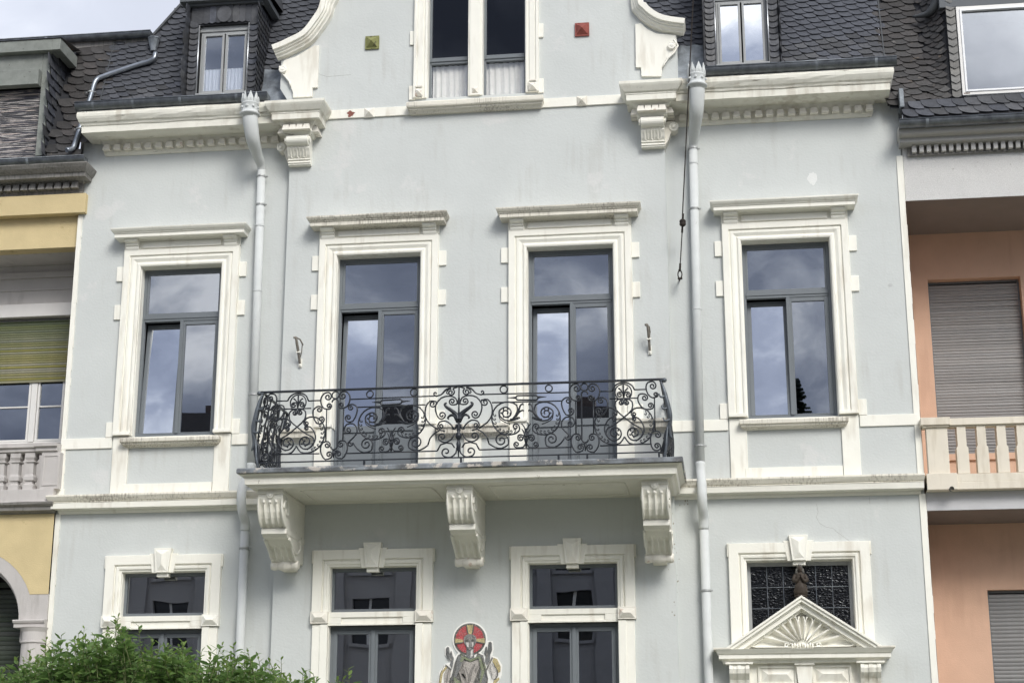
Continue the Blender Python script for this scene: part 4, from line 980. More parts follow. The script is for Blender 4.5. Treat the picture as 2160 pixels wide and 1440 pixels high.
def dormer(x0, x1, mirror):
    """slate-clad dormer, front face at depth .05"""
    fd = .06; z0, z1 = 12.60, 14.42; wx0, wx1 = x0 + .155, x1 - .155; wz0, wz1 = 12.84, 14.06
    b = MB().wall(x0, x1, z0, z1, fd, [(wx0, wx1, wz0, wz1)], .16)
    for x in (x0, x1): b.add([(x, -fd, z0), (x, -fd, z1), (x, mans(z1) + .1, z1), (x, mans(z0) + .1, z0)], [(0, 1, 2, 3)])
    b.add([(x0, -fd, z1), (x1, -fd, z1), (x1, .8, z1), (x0, .8, z1)], [(0, 1, 2, 3)])
    dm_ = b.build('dormer', UND, house)
    # flanking columns of slates
    for a in (x0 + .004, x1 - .150):
        ms = slates_of('drop', .145, .105, SLATE)
        for k_ in range(15):
            M = Matrix(((1, 0, 0), (0, 0, -1), (0, 1, 0))).to_4x4(); M.translation = Vector((a, -fd - .004, 12.60 + .101 * k_))
            if a > x0 + .1: M = M @ Matrix.Translation((.145, 0, 0)) @ Matrix.Diagonal((-1, 1, 1, 1))
            inst('slate', ms[k_ % 4], dm_, M)
    ms = slates_of('drop', .30, .105, SLATE)                                  # lintel band: slates laid sideways to either side of a round one
    nk = 9; cw = (x1 - x0) / 2; cx = (x0 + x1) / 2
    for s_ in (-1, 1):
        for k_ in range(5):
            px_ = cx + s_ * (cw - .02 - k_ * .105)
            pts = [(px_, 14.09), (px_ - s_ * .05, 14.075), (px_ - s_ * .10, 14.10), (px_ - s_ * .15, 14.17), (px_ - s_ * .155, 14.25), (px_ - s_ * .13, 14.33), (px_ - s_ * .08, 14.38), (px_, 14.39)]
            if s_ > 0: pts = pts[::-1]
            MB().prism(pts, fd + .004 + .006 * k_, fd + .012 + .006 * k_).build('slate', SLATE, dm_)
    MB().prism([(cx + .12 * math.cos(a), 14.23 + .145 * math.sin(a)) for a in [j * math.pi / 9 for j in range(18)]], fd + .036, fd + .045).build('slate', SLATE, dm_)
    # cheeks
    for xs_, n_ in ((x1 + .002, 1), (x0 - .002, -1)):
        sf = (lambda x, z, xs_=xs_: Vector((xs_, x, z))) if n_ == 1 else (lambda x, z, xs_=xs_: Vector((xs_, -x, z)))
        if n_ == 1: slate_field(dm_, sf, -fd - .02, .62, 12.55, 14.42, .14, .10, .0, lambda x, z: x < mans(z) + .06 and z < 14.40, SLATE, cap=110)
        else: slate_field(dm_, sf, -.62, fd + .02, 12.55, 14.42, .14, .10, .0, lambda x, z: -x < mans(z) + .06 and z < 14.40, SLATE, cap=110, mirror=True)
    ev = MB()                                                                # eaves boards and little roof
    ev.box(x0 - .15, x1 + .15, -.0, fd + .16, 14.43, 14.52); ev.box(x0 - .14, x0 - .02, -.75, 0, 14.431, 14.519); ev.box(x1 + .02, x1 + .14, -.75, 0, 14.431, 14.519)
    ev.box(x0 - .06, x1 + .06, 0.0, fd + .07, 14.39, 14.43)
    ev.build('dormer_eaves', mat('dormer_eave_paint', (.10, .11, .12), .6), dm_, bevel=.005)
    rf = MB(); rf.add([(x0 - .19, -fd - .2, 14.52), (x1 + .19, -fd - .2, 14.52), (x1 + .19, .95, 14.62), (x0 - .19, .95, 14.62), (x0 - .1, .4, 15.1), (x1 + .1, .4, 15.1)], [(0, 1, 5, 4), (1, 2, 5), (0, 4, 3), (4, 5, 2, 3)])
    rf.build('dormer_roof', SLATE, dm_)
    for a in (wx0 + .006, wx1 - .006): MB().tube([(a, -fd - .012, wz0), (a, -fd - .012, wz1)], .012, 6).build('metal_edging', mat('bright_metal_trim', (.62, .64, .66), .35, .8), dm_, smooth=True)
    f = ring_frame(MB(), wx0 + .02, wx1 - .02, wz0 + .005, wz1 - .09, .04, fd - .14, fd - .08); f.box(wx0, wx1, fd - .16, fd - .06, wz1 - .09, wz1)
    f.box(wx0, wx1, fd - .16, fd + .03, wz0 - .02, wz0 + .005)
    dw = f.build('dormer_window', FRAMEL, dm_, bevel=.004)
    cxw = (wx0 + wx1) / 2
    for a, c in ((wx0 + .06, cxw - .012), (cxw + .012, wx1 - .06)):
        ring_frame(MB(), a, c, wz0 + .045, wz1 - .13, .035, fd - .12, fd - .065).build('sash', FRAMEL, dm_, bevel=.003)
        MB().box(a + .036, c - .036, fd - .105, fd - .098, wz0 + .08, wz1 - .166).build('pane', GLASS if mirror is None else (GLASSC2 if not mirror else GLASSB), dm_)
    room(dm_, wx0 + .02, wx1 - .02, wz0, wz1, fd - .30, .45)
    return (wx0, wx1, wz0, fd)
GLASSC2 = glass('dormer_pane', .20, (.92, .94, .97)); GLASSB = glass('mirroring_dormer_pane', .85, (.3, .33, .36))
q = dormer(*DL, False)
cm = (q[0] + q[1]) / 2
curtain(q[0] + .07, cm - .02, q[2] + .05, q[2] + .50, q[3] - .16, 6, .014, 'short ruffled lace curtain behind the left pane of the dormer left of the gable', head=True)['group'] = CG
curtain(cm + .02, q[1] - .07, q[2] + .05, q[2] + .50, q[3] - .16, 6, .014, 'short ruffled lace curtain behind the right pane of the dormer left of the gable', head=True)['group'] = CG
dormer(*DR_, True)

# ================================================================== DOWNPIPES
def downpipe(label, top, mid, bot, clamps, seams, hx):
    t0 = thing('downpipe', label, 'drainpipe', (hx, -.1, 0), 'grey downpipes with crown heads on the facade')
    P = [at(*p) for p in mid]; rs = [.122, .118, .108, .088, .070] + [.066] * (len(P) - 5)
    k_ = MB().tube(catmull(P, 6), [rs[min(i // 6, len(rs) - 1)] + (rs[min(i // 6 + 1, len(rs) - 1)] - rs[min(i // 6, len(rs) - 1)]) * (i % 6) / 6 for i in range((len(P) - 1) * 6 + 1)], 18)
    k_.build('elbow', PIPE, t0, smooth=True)
    C_ = catmull(P, 6)
    for j in range(6):                                                       # rib rings round the elbow
        i = 1 + int(j * 1.6); c = C_[i]; dr = (C_[i + 1] - C_[i - 1]).normalized(); q_ = dr.to_track_quat('Z', 'Y'); rr = .122 - .0025 * i
        MB().tube([c + q_ @ Vector((rr * math.cos(a), rr * math.sin(a), 0)) for a in [x * math.pi / 10 for x in range(21)]], .0055, 5, False).build('elbow_rib', PIPE, t0, smooth=True)
    h = P[0]; H = MB().lathe(tuple(h), [(.118, -.09), (.128, -.05), (.155, -.045), (.160, -.02), (.135, .0), (.13, .02), (.128, .12), (.136, .13), (.136, .15), (.125, .155), (.10, .16)], 'z', 20); H.build('hopper_head', PIPE, t0, smooth=True)
    for j in range(8):                                                       # crown of pointed leaves
        a = j * math.pi / 4 + .3; big = .13
        b_ = MB(); c, s_ = math.cos(a), math.sin(a)
        def pp(u, r_, z): return (h.x + r_ * c - u * s_, h.y + r_ * s_ + u * c, h.z + z)
        b_.add([pp(-.045, .125, .13), pp(.045, .125, .13), pp(.05, .13, .20), pp(0, .128, .20 + big), pp(-.05, .13, .20), pp(0, .145, .20), pp(-.045, .105, .13), pp(.045, .105, .13), pp(0, .112, .19 + big)],
               [(0, 1, 5), (1, 2, 5), (2, 3, 5), (3, 4, 5), (4, 0, 5), (6, 8, 7), (0, 4, 3, 8, 6), (1, 7, 8, 3, 2)])
        b_.build('crown_leaf', PIPE, t0)
        a2 = a + .39; MB().ball((h.x + .132 * math.cos(a2), h.y + .132 * math.sin(a2), h.z + .07), .024, 8).build('rosette', PIPE, t0, smooth=True)
    B = [at(*p) for p in bot]; x_ = hx
    s0 = P[-1]; s1 = B[0]
    MB().tube([s0, s1], .066, 18).build('pipe', PIPE, t0, smooth=True)
    MB().tube(catmull(B[:-1], 5), .070, 16).build('offset_bend', PIPE, t0, smooth=True)
    MB().tube([B[-2], B[-1], (B[-1].x, -.1, 0)], .066, 16).build('pipe', PIPE, t0, smooth=True)
    for py in clamps + seams:
        # find the pipe axis at that photo height
        best = None; seg = [s0, s1] + B
        for a, b in zip(seg, seg[1:]):
            for k2 in range(40):
                p = a.lerp(b, k2 / 40); q2 = p - Vector((CX, -D, CZ)); yy = 720 - q2.dot(_u) / q2.dot(_f) * FPX
                if best is None or abs(yy - py) < best[0]: best = (abs(yy - py), p)
        p = best[1]; cl = py in clamps
        m = MB().lathe((p.x, p.y, p.z), [(.067, -.014), (.078 if cl else .072, -.012), (.078 if cl else .072, .012), (.067, .014)], 'z', 18)
        if cl: m.box(p.x + .07, p.x + .10, .08, .12, p.z - .01, p.z + .01); m.tube([(p.x, p.y, p.z), (p.x, .02, p.z)], .008, 5)
        m.build('pipe_clamp' if cl else 'pipe_joint', PIPE if not cl else mat('galvanised_clamp', (.40, .41, .40), .5, .5), t0)
downpipe('left grey downpipe with crown head, bending behind the left end of the balcony', None,
         [(527, 238, .64), (529, 262, .62), (533, 292, .54), (541, 322, .33), (550, 346, .15), (552, 358, .1)],
         [(530.5, 978, .1), (527, 1003, .13), (513, 1022, .24), (509, 1050, .31), (511, 1078, .26), (517, 1100, .14), (517, 1118, .1), (503.5, 1425, .1)], [377, 437, 832, 1152], [618, 470], -3.98)
downpipe('right grey downpipe with crown head, right of the balcony and the black cable', None,
         [(1470, 178, .64), (1470, 202, .62), (1469, 235, .54), (1466, 268, .33), (1463, 300, .14), (1462, 314, .1)],
         [(1477, 975, .1), (1478, 997, .13), (1480, 1020, .25), (1481, 1045, .31), (1482, 1068, .26), (1484, 1092, .14), (1485, 1115, .1), (1495.5, 1445, .1)], [319, 433, 936, 1244], [346, 645], 2.80)

# ================================================================== CABLE, HOOKS, STATUE
RUST = flat('rusty_metal', (.035, .028, .024), .7, metal=.4)
c = thing('anchor_cable', 'thin black cable with insulator hanging from a wall anchor beside the right downpipe', 'cable', (2.55, -.12, 9.3))
pA = at(1465, -60, .95); pI = at(1440, 470, .42); pB = at(1434, 572, .20); pC = at(1433, 592, .0)
MB().tube([pA, pI + Vector((0, 0, .12)), pI], [.010, .010, .010], 6).build('wire', RUST, c)
MB().tube([pI, pB], .009, 6).build('wire', RUST, c)
for s_, e_ in ((pI + (pA - pI).normalized() * .03, pI + (pA - pI).normalized() * .14), (pI + (pB - pI).normalized() * .04, pI + (pB - pI).normalized() * .15), (pB + (pI - pB).normalized() * .12, pB)):
    MB().tube([s_, e_], .016, 7).build('clamp_sleeve', RUST, c, smooth=True)
MB().ball(tuple(pI), .048, 12, (1, .8, .9)).lathe((pI.x, pI.y, pI.z), [(.02, -.06), (.045, -.04), (.05, -.015), (.03, 0), (.05, .015), (.045, .04), (.02, .06)], 'z', 10).build('insulator', RUST, c, smooth=True)
h = MB(); a_ = [(pB.x + .03 * math.cos(t), pB.y, pB.z - .05 + .06 * math.sin(t)) for t in [j * math.pi / 8 for j in range(17)]]
h.tube(a_, .010, 6); h.ball((pB.x, pB.y, pB.z + .015), .024, 8); h.box(pB.x - .035, pB.x + .035, -pB.y - .02, -pB.y + .02, pB.z - .125, pB.z - .105); h.tube([(pB.x, pB.y, pB.z - .11), tuple(pC)], .014, 6)
h.build('shackle', RUST, c)
BRONZE = flat('weathered_bracket_paint', (.20, .18, .155), .7, rough2=None) if False else mat('weathered_bracket_paint', (.22, .20, .17), .7, var=.4, vscale=30)
def hook(label, px, lean):
    p0 = at(px, 712 if px < 900 else 685, .34); pw = at(px + 5 if px < 900 else px + 1, 770 if px < 900 else 743, .14)
    t0 = thing('wall_bracket', label, 'bracket', tuple(pw), 'small iron wall brackets above the balcony')
    x, z0, z1 = pw.x, pw.z, p0.z
    MB().tube([(x, -.15, z0 + .02), (x - .004, -.22, z0 + .14), (x - .012, -.33, z0 + .30), (x - .02, -.36, z1)], [.018, .022, .022, .018], 6).build('arm', BRONZE, t0)
    m = MB()
    for zz, rr in ((0, .022), (.045, .02)): m.ball((x, -.15, z0 + zz), rr, 8)
    m.box(x - .025, x + .025, .12, .15, z0 - .03, z0 + .10); m.box(x - .035, x + .03, .235, .27, z0 + .165, z0 + .19); m.build('rosette', CREAM, t0)
    m = MB().tube([(x - .02, -.36, z1), (x - .05, -.38, z1 - .01)], .018, 6); m.tube([(x - .03, -.35, z1 + .01), (x + .03 * lean, -.30, z1 - .02), (x + .06 * lean, -.24, z1 - .09)], .012, 6)
    m.tube([(x + .05 * lean, -.24, z1 - .07), (x + .03 * lean, -.20, z1 - .20), (x + .005, -.16, z0 + .12)], .008, 5); m.build('holder', BRONZE, t0)
hook('small iron wall bracket left of the left balcony door, its arm leaning', 628, 1)
hook('small iron wall bracket right of the right balcony door, seen straight on', 1370, .2)

# statuette standing on the pediment in front of the fanlight
ST = flat('carved_wood', (.045, .034, .025), .7); ST2 = mat('grey_weathered_wood', (.10, .095, .085), .8, var=.4, vscale=30)
sx_, sy_, sz_ = 4.125, .22, 4.555
t0 = thing('statuette', 'small dark carved figurine of a praying woman on the tip of the door pediment', 'statue', (sx_, -sy_, sz_ - .1))
b = MB().box(sx_ - .10, sx_ + .10, sy_ - .09, sy_ + .09, sz_ - .1, sz_ + .02, .01); b.lathe((sx_, -sy_, sz_), [(.115, .02), (.115, .035), (.09, .045)], 'z', 12); b.build('plinth', ST, t0, bevel=.004)
vs = []; n = 16; prof = [(.115, 0.04), (.12, .09), (.115, .14), (.10, .19), (.085, .225), (.095, .27), (.10, .31), (.085, .345), (.04, .37), (.035, .385)]
body = MB(); 
for r_, z in prof:
    for j in range(n):
        w = 2 * math.pi * j / n; rr = r_ * (1 + (.10 * math.sin(w * 5 + z * 9) if z < .2 else .03 * math.sin(w * 3)))
        vs.append((sx_ + rr * math.cos(w), -sy_ + rr * .75 * math.sin(w) - (.02 if .1 < z < .2 else 0), sz_ + z))
body.add(vs, [(i * n + j, i * n + (j + 1) % n, (i + 1) * n + (j + 1) % n, (i + 1) * n + j) for i in range(len(prof) - 1) for j in range(n)] + [tuple(range(n))[::-1]])
for s_ in (-1, 1):
    body.tube(catmull([(sx_ + s_ * .085, -sy_, sz_ + .335), (sx_ + s_ * .115, -sy_ - .035, sz_ + .26), (sx_ + s_ * .07, -sy_ - .08, sz_ + .25), (sx_ + s_ * .015, -sy_ - .10, sz_ + .315)], 4), [.034] * 5 + [.03] * 4 + [.022] * 3 + [.016], 8)
body.ball((sx_, -sy_ - .01, sz_ + .425), .05, 12, (.85, .95, 1.15))
for s_ in (-1, 1): body.ball((sx_ + s_ * .012, -sy_ - .102, sz_ + .335), .014, 8, (.8, .8, 1.8))
body.ball((sx_, -sy_ - .058, sz_ + .42), .010, 6)
for s_ in (-1, 1): body.ball((sx_ + s_ * .09, -sy_ - .03, sz_ + .10), .045, 8, (.8, 1, 1.3))
body.build('figure', ST, t0, smooth=True)
veil = MB().ball((sx_, -sy_ + .012, sz_ + .435), .06, 12, (.95, .95, 1.1)); veil.tube([(sx_ - .05, -sy_ + .0, sz_ + .43), (sx_ - .062, -sy_ - .0, sz_ + .35)], [.02, .03], 8); veil.tube([(sx_ + .05, -sy_, sz_ + .43), (sx_ + .062, -sy_, sz_ + .35)], [.02, .03], 8); veil.build('veil', ST2, t0, smooth=True)

t0.scale = (.78, .8, .96)

# ================================================================== BALCONY RAILING
rail = thing('balcony_railing', 'black wrought iron balcony railing of scrolls, rings and leaves', 'railing', (-.56, -1.5, 6.33))
RD = 1.5; RX0, RX1 = -3.41, 2.29; RC = -.56; RZT, RZB = 7.455, 6.425
def rp(X, Y):
    """drafting units of the panel drawing -> (u metres from the centre, z)"""
    t_ = X - 40; u = t_ / 1895 * 2.85 * (1.02 - .02 * t_ / 1895)
    top = 158 - .0326 * X; bot = 835 - .0269 * X
    return u, RZT + (RZB - RZT) * (Y - top) / (bot - top)
def sp(cx, cy, r, a0, dr, turns=1.35, rin=.16):
    n = int(turns * 12); return [(cx + r * (1 - (1 - rin) * i / n) * math.cos(a0 + dr * 2 * math.pi * turns * i / n), cy + r * (1 - (1 - rin) * i / n) * math.sin(a0 + dr * 2 * math.pi * turns * i / n)) for i in range(n + 1)]
def scroll(s1, mids, s2):
    """S/C scroll: spirals (cx, cy, r, dir[, turns]) at the ends, free points between"""
    pts = []
    def tangent(s, m):
        cx, cy, r, dr = s[:4]; dx, dy = m[0] - cx, m[1] - cy; dd = max(math.hypot(dx, dy), r * 1.02)
        return math.atan2(dy, dx) + dr * math.acos(min(1, r / dd))
    if s1:
        m = mids[0] if mids else (s2[0], s2[1]); pts += sp(s1[0], s1[1], s1[2], tangent(s1, m), s1[3], *(s1[4:] or ()))[::-1]
    pts += list(mids)
    if s2:
        m = mids[-1] if mids else (s1[0], s1[1]); pts += sp(s2[0], s2[1], s2[2], tangent(s2, m), s2[3], *(s2[4:] or ()))
    return catmull([(p[0], p[1], 0) for p in pts], 2)
MOT = []   # (kind, points2d, radius)
def S_(s1, mids, s2, r=.0085): MOT.append(('scroll', [(p[0], p[1]) for p in scroll(s1, mids, s2)], r))
def Ln(*pts, r=.0075, name='bar'): MOT.append((name, list(pts), r))
def Rg(cx, cy, rr, r=.0075, n=24): MOT.append(('ring', [(cx + rr * math.cos(2 * math.pi * i / n), cy + rr * 1.0 * math.sin(2 * math.pi * i / n)) for i in range(n + 1)], r))
def Leaf(pts, r0=.018, r1=.006): MOT.append(('leaf', [(p[0], p[1]) for p in catmull([(a, b, 0) for a, b in pts], 4)], (r0, r1)))
def mir(c, pts): return [(2 * c - x, y) for x, y in pts]
# straight bars and rings
Ln((245, 238), (1068, 219)); Ln((350, 316), (1000, 300)); Ln((1365, 210), (1480, 208)); Ln((1685, 194), (1795, 190)); Ln((1450, 281), (1715, 273))
Ln((235, 762), (1090, 738)); Ln((1355, 725), (1830, 708))
Rg(460, 190, 34); Rg(882, 180, 32); Rg(1215, 168, 34)
MOT.append(('ring', [(600 + 25 * math.cos(a) if math.cos(a) < 0 else 755 + 25 * math.cos(a), 270 + 22 * math.sin(a)) for a in [i * math.pi / 12 + 1.5708 for i in range(25)]], .0085))
Leaf([(575, 270), (545, 270), (495, 271)], .014, .003); Leaf([(785, 264), (815, 262), (860, 260)], .014, .003)
# tree of leaves in the middle (drawn right of the stem)
S_(None, [(52, 165), (95, 180)], (112, 212, 33, -1)); Leaf([(110, 172), (160, 185), (200, 225), (245, 238)], .014, .005); S_(None, [(215, 232), (250, 240)], (258, 215, 18, -1, .8)); S_(None, [(130, 180), (150, 200)], (140, 215, 14, 1, .8), .007)
S_(None, [(48, 330), (70, 270), (130, 247), (205, 262), (255, 330), (250, 400)], (195, 425, 40, 1, 1.5)); S_(None, [(50, 300), (60, 330)], (100, 300, 32, -1))
Leaf([(48, 480), (60, 430), (110, 385), (155, 350), (170, 322), (150, 312)], .028, .009); Leaf([(48, 500), (80, 440), (115, 432), (140, 455), (128, 468)], .020, .007)
Leaf([(55, 520), (70, 560), (95, 560), (95, 535)], .013, .005)
S_((283, 312, 36, -1), [(262, 290), (310, 285), (348, 340), (350, 430), (310, 500), (230, 560)], None)
S_((205, 528, 28, 1), [(232, 520), (215, 490), (160, 482), (110, 520), (85, 560)], None)
S_(None, [(75, 610), (110, 665), (165, 685)], (190, 632, 40, -1))
Ln((165, 580), (215, 566), (270, 600), (305, 640), (322, 700), r=.0085, name='scroll')
S_(None, [(322, 703), (380, 738), (440, 748), (500, 715)], (438, 672, 66, -1, 1.6))
Ln((75, 740), (100, 700), (150, 690), (205, 705), (235, 762), r=.0085, name='scroll')
S_(None, [(55, 740), (62, 790), (110, 828)], (152, 775, 46, -1, 1.1))
MOT.append(('finial_ball', [(42, 630)], .045)); 
# big leafy circle and its mirror about the short stem at 668
def circle(c):
    g = (lambda p: p) if not c else (lambda p: mir(668, p)); d_ = -1 if c else 1
    def SS(s1, mids, s2, r=.0085):
        if c: s1 = s1 and (2 * 668 - s1[0], s1[1], s1[2], -s1[3], *s1[4:]); s2 = s2 and (2 * 668 - s2[0], s2[1], s2[2], -s2[3], *s2[4:]); mids = mir(668, mids)
        S_(s1, mids, s2, r)
    SS(None, [(585, 345), (545, 318), (470, 312), (400, 345), (358, 410), (350, 480), (375, 550), (425, 600), (490, 620), (560, 612), (605, 580)], (572, 545, 32, -1))
    SS(None, [(600, 466), (540, 485), (470, 482), (422, 440), (418, 395)], (482, 415, 58, 1, 1.5, .22))
    SS(None, [(520, 520), (470, 500), (425, 470), (415, 430)], None, .006)
    for k_ in range(9):
        an = math.radians(200 - 15.5 * k_); bx, by = 500 + 128 * math.cos(an), 465 - 0 + 132 * -math.sin(an) if False else 465 + 132 * math.sin(math.radians(160 - 0)) * 0
        th = math.radians(195 - 17 * k_); bx, by = 498 + 122 * math.cos(th), 468 + 124 * math.sin(th)
        SS(None, [(498 + 146 * math.cos(th + .12), 468 + 148 * math.sin(th + .12)), (498 + 136 * math.cos(th), 468 + 138 * math.sin(th))], (bx, by, 13, -1, .8), .0055)
    for k_ in range(6):
        th = k_ * 1.0; L2 = [(482 + 34 * math.cos(th), 415 + 34 * math.sin(th)), (482 + 50 * math.cos(th + .2), 415 + 50 * math.sin(th + .2))]; MOT.append(('bud', g(L2), .009))
    for pts in ([(548, 470), (575, 430), (590, 380), (575, 335), (555, 330)], [(575, 440), (600, 390), (615, 345), (640, 325), (640, 345)], [(570, 450), (605, 405), (640, 388), (645, 400)], [(520, 478), (570, 468), (605, 455), (608, 468)]):
        MOT.append(('leaf', [(p[0], p[1]) for p in catmull([(a, b, 0) for a, b in g(pts)], 4)], (.013, .005)))
    SS((618, 650, 32, 1), [(640, 625), (662, 660)], None) if False else SS(None, [(664, 700), (640, 625), (600, 625)], (618, 652, 28, -1))
    SS(None, [(664, 700), (640, 738), (590, 742)], (580, 712, 28, 1))
    SS(None, [(664, 600), (650, 545), (625, 515)], None, .007)
    MOT.append(('leaf', [(p[0], p[1]) for p in catmull([(a, b, 0) for a, b in g([(666, 640), (650, 600), (628, 565)])], 4)], (.018, .004)))
circle(False); circle(True); Ln((668, 560), (668, 740), r=.010)
S_((905, 660, 60, 1, 1.6), [(850, 690), (860, 725), (930, 738), (990, 700), (1035, 640)], (1062, 647, 26, -1, 1.1))
# harp panel
Ln((1132, 300), (1132, 618)); Ln((1297, 295), (1297, 612))
MOT.append(('ring', [(1216 + 30 * math.cos(a), (236 if math.sin(a) < 0 else 664) + 30 * math.sin(a)) for a in [i * math.pi / 12 for i in range(25)]], .009))
for c in (0, 1):
    f_ = lambda q: ((2 * 1216 - q[0], q[1], q[2], -q[3], *q[4:]) if c else q) if q else None
    g = lambda p: mir(1216, p) if c else p
    S_(f_((1143, 180, 36, 1)), g([(1150, 138), (1105, 145), (1075, 190), (1080, 250), (1110, 292), (1160, 300)]), f_((1155, 270, 27, -1)))
    S_(f_((1150, 647, 30, 1)), g([(1150, 613), (1108, 620), (1086, 670), (1095, 730), (1135, 785), (1190, 770)]), f_((1170, 738, 30, -1)))
    S_(f_((1062, 298, 30, 1)), g([(1040, 270), (1003, 300), (1005, 360), (1040, 430), (1090, 435)]), f_((1085, 395, 30, -1)))
S_((1084, 515, 32, 1), [(1120, 500), (1100, 460), (1040, 455), (1000, 500), (1005, 560), (1060, 615), (1085, 640)], None)
S_(None, [(1216, 700), (1206, 712), (1190, 705)], (1180, 720, 14, -1, .8), .007)
MOT.append(('leaf', [(1216, 705), (1218, 740), (1216, 775)], (.018, .005)))
# lunette, heart and the twin circles
S_(None, [(1480, 207), (1500, 160), (1540, 132), (1580, 125), (1625, 130), (1665, 158), (1685, 195)], None)
Rg(1580, 218, 78); Ln((1580, 150), (1580, 255), r=.010, name='leaf')
MOT.append(('leaf', [(1578, 245), (1560, 200), (1535, 178)], (.006, .010))); MOT.append(('leaf', [(1582, 245), (1600, 200), (1625, 176)], (.006, .010)))
for c in (0, 1):
    f_ = lambda q: ((2 * 1583 - q[0], q[1], q[2], -q[3], *q[4:]) if c else q) if q else None
    g = lambda p: mir(1583, p) if c else p
    S_(None, g([(1583, 268), (1572, 225)]), f_((1545, 242, 27, -1)))
    S_(f_((1556, 316, 24, 1)), g([(1575, 290), (1545, 283), (1505, 310), (1510, 385), (1583, 455), (1680, 530), (1738, 560), (1752, 600)]), f_((1672, 605, 78, 1, 1.7, .14)))
    S_(f_((1492, 425, 24, 1)), g([(1515, 412), (1490, 376), (1430, 366), (1360, 395), (1315, 470), (1308, 545), (1335, 630), (1395, 690), (1470, 712), (1540, 700), (1583, 640)]), None)
    S_(f_((1488, 472, 20, 1)), g([(1500, 452), (1450, 465), (1410, 520), (1398, 580), (1425, 640), (1480, 680)]), None)
    for k_ in range(9):
        th = math.radians(236 - 17 * k_); 
        S_(None, g([(1445 + 133 * math.cos(th + .1), 540 + 166 * math.sin(th + .1)), (1445 + 122 * math.cos(th), 540 + 154 * math.sin(th))]), f_((1445 + 108 * math.cos(th), 540 + 140 * math.sin(th), 13, -1, .8)), .0055)
    for k_ in range(5): th = k_ * 1.1 + .4; MOT.append(('bud', g([(1672 + 32 * math.cos(th), 605 + 32 * math.sin(th)), (1672 + 46 * math.cos(th + .2), 605 + 46 * math.sin(th + .2))]), .009))
# end scrolls
S_((1856, 158, 34, 1), [(1860, 115), (1812, 125), (1793, 170), (1810, 235), (1850, 270), (1890, 262)], (1882, 240, 24, -1))
S_((1778, 270, 32, 1), [(1760, 232), (1722, 245), (1716, 300), (1750, 360), (1800, 382), (1850, 372)], (1832, 345, 28, -1))
Ln((1870, 275), (1870, 590)); S_((1893, 622, 32, 1), [(1880, 588), (1840, 600), (1825, 660), (1832, 730), (1862, 768), (1910, 760)], (1885, 727, 30, -1))
S_((1430, 272, 0.1, 1), [(1440, 262)], None) if False else None

def iron(name, pts3, r, m=IRON, n=6):
    r = tuple(a * 1.36 for a in r) if isinstance(r, tuple) else r * 1.36
    if isinstance(r, tuple): k_ = len(pts3); r = [r[0] + (r[1] - r[0]) * i / max(1, k_ - 1) for i in range(k_)]
    return MB().tube(pts3, r, n).build(name, m, rail, smooth=True)
for sd_ in (1, -1):
    for nm, pts, r in MOT:
        q3 = []
        for X, Y in pts:
            u, z = rp(X, Y); q3.append((RC + sd_ * u, -RD, z))
        if nm == 'finial_ball':
            if sd_ < 0: continue
            x, y, z = q3[0]; MB().lathe((x, y, z), [(.008, -.30), (.014, -.22), (.03, -.17), (.034, -.11), (.018, -.07), (.022, -.055), (.042, -.03), (.046, 0), (.042, .03), (.02, .05), (.03, .08), (.02, .14), (.016, .3), (.010, .44), (.022, .50), (.012, .56), (.01, .72)], 'z', 12).build('centre_stem', IRON, rail, smooth=True)
            continue
        iron(nm, q3, r, IRON, 6)
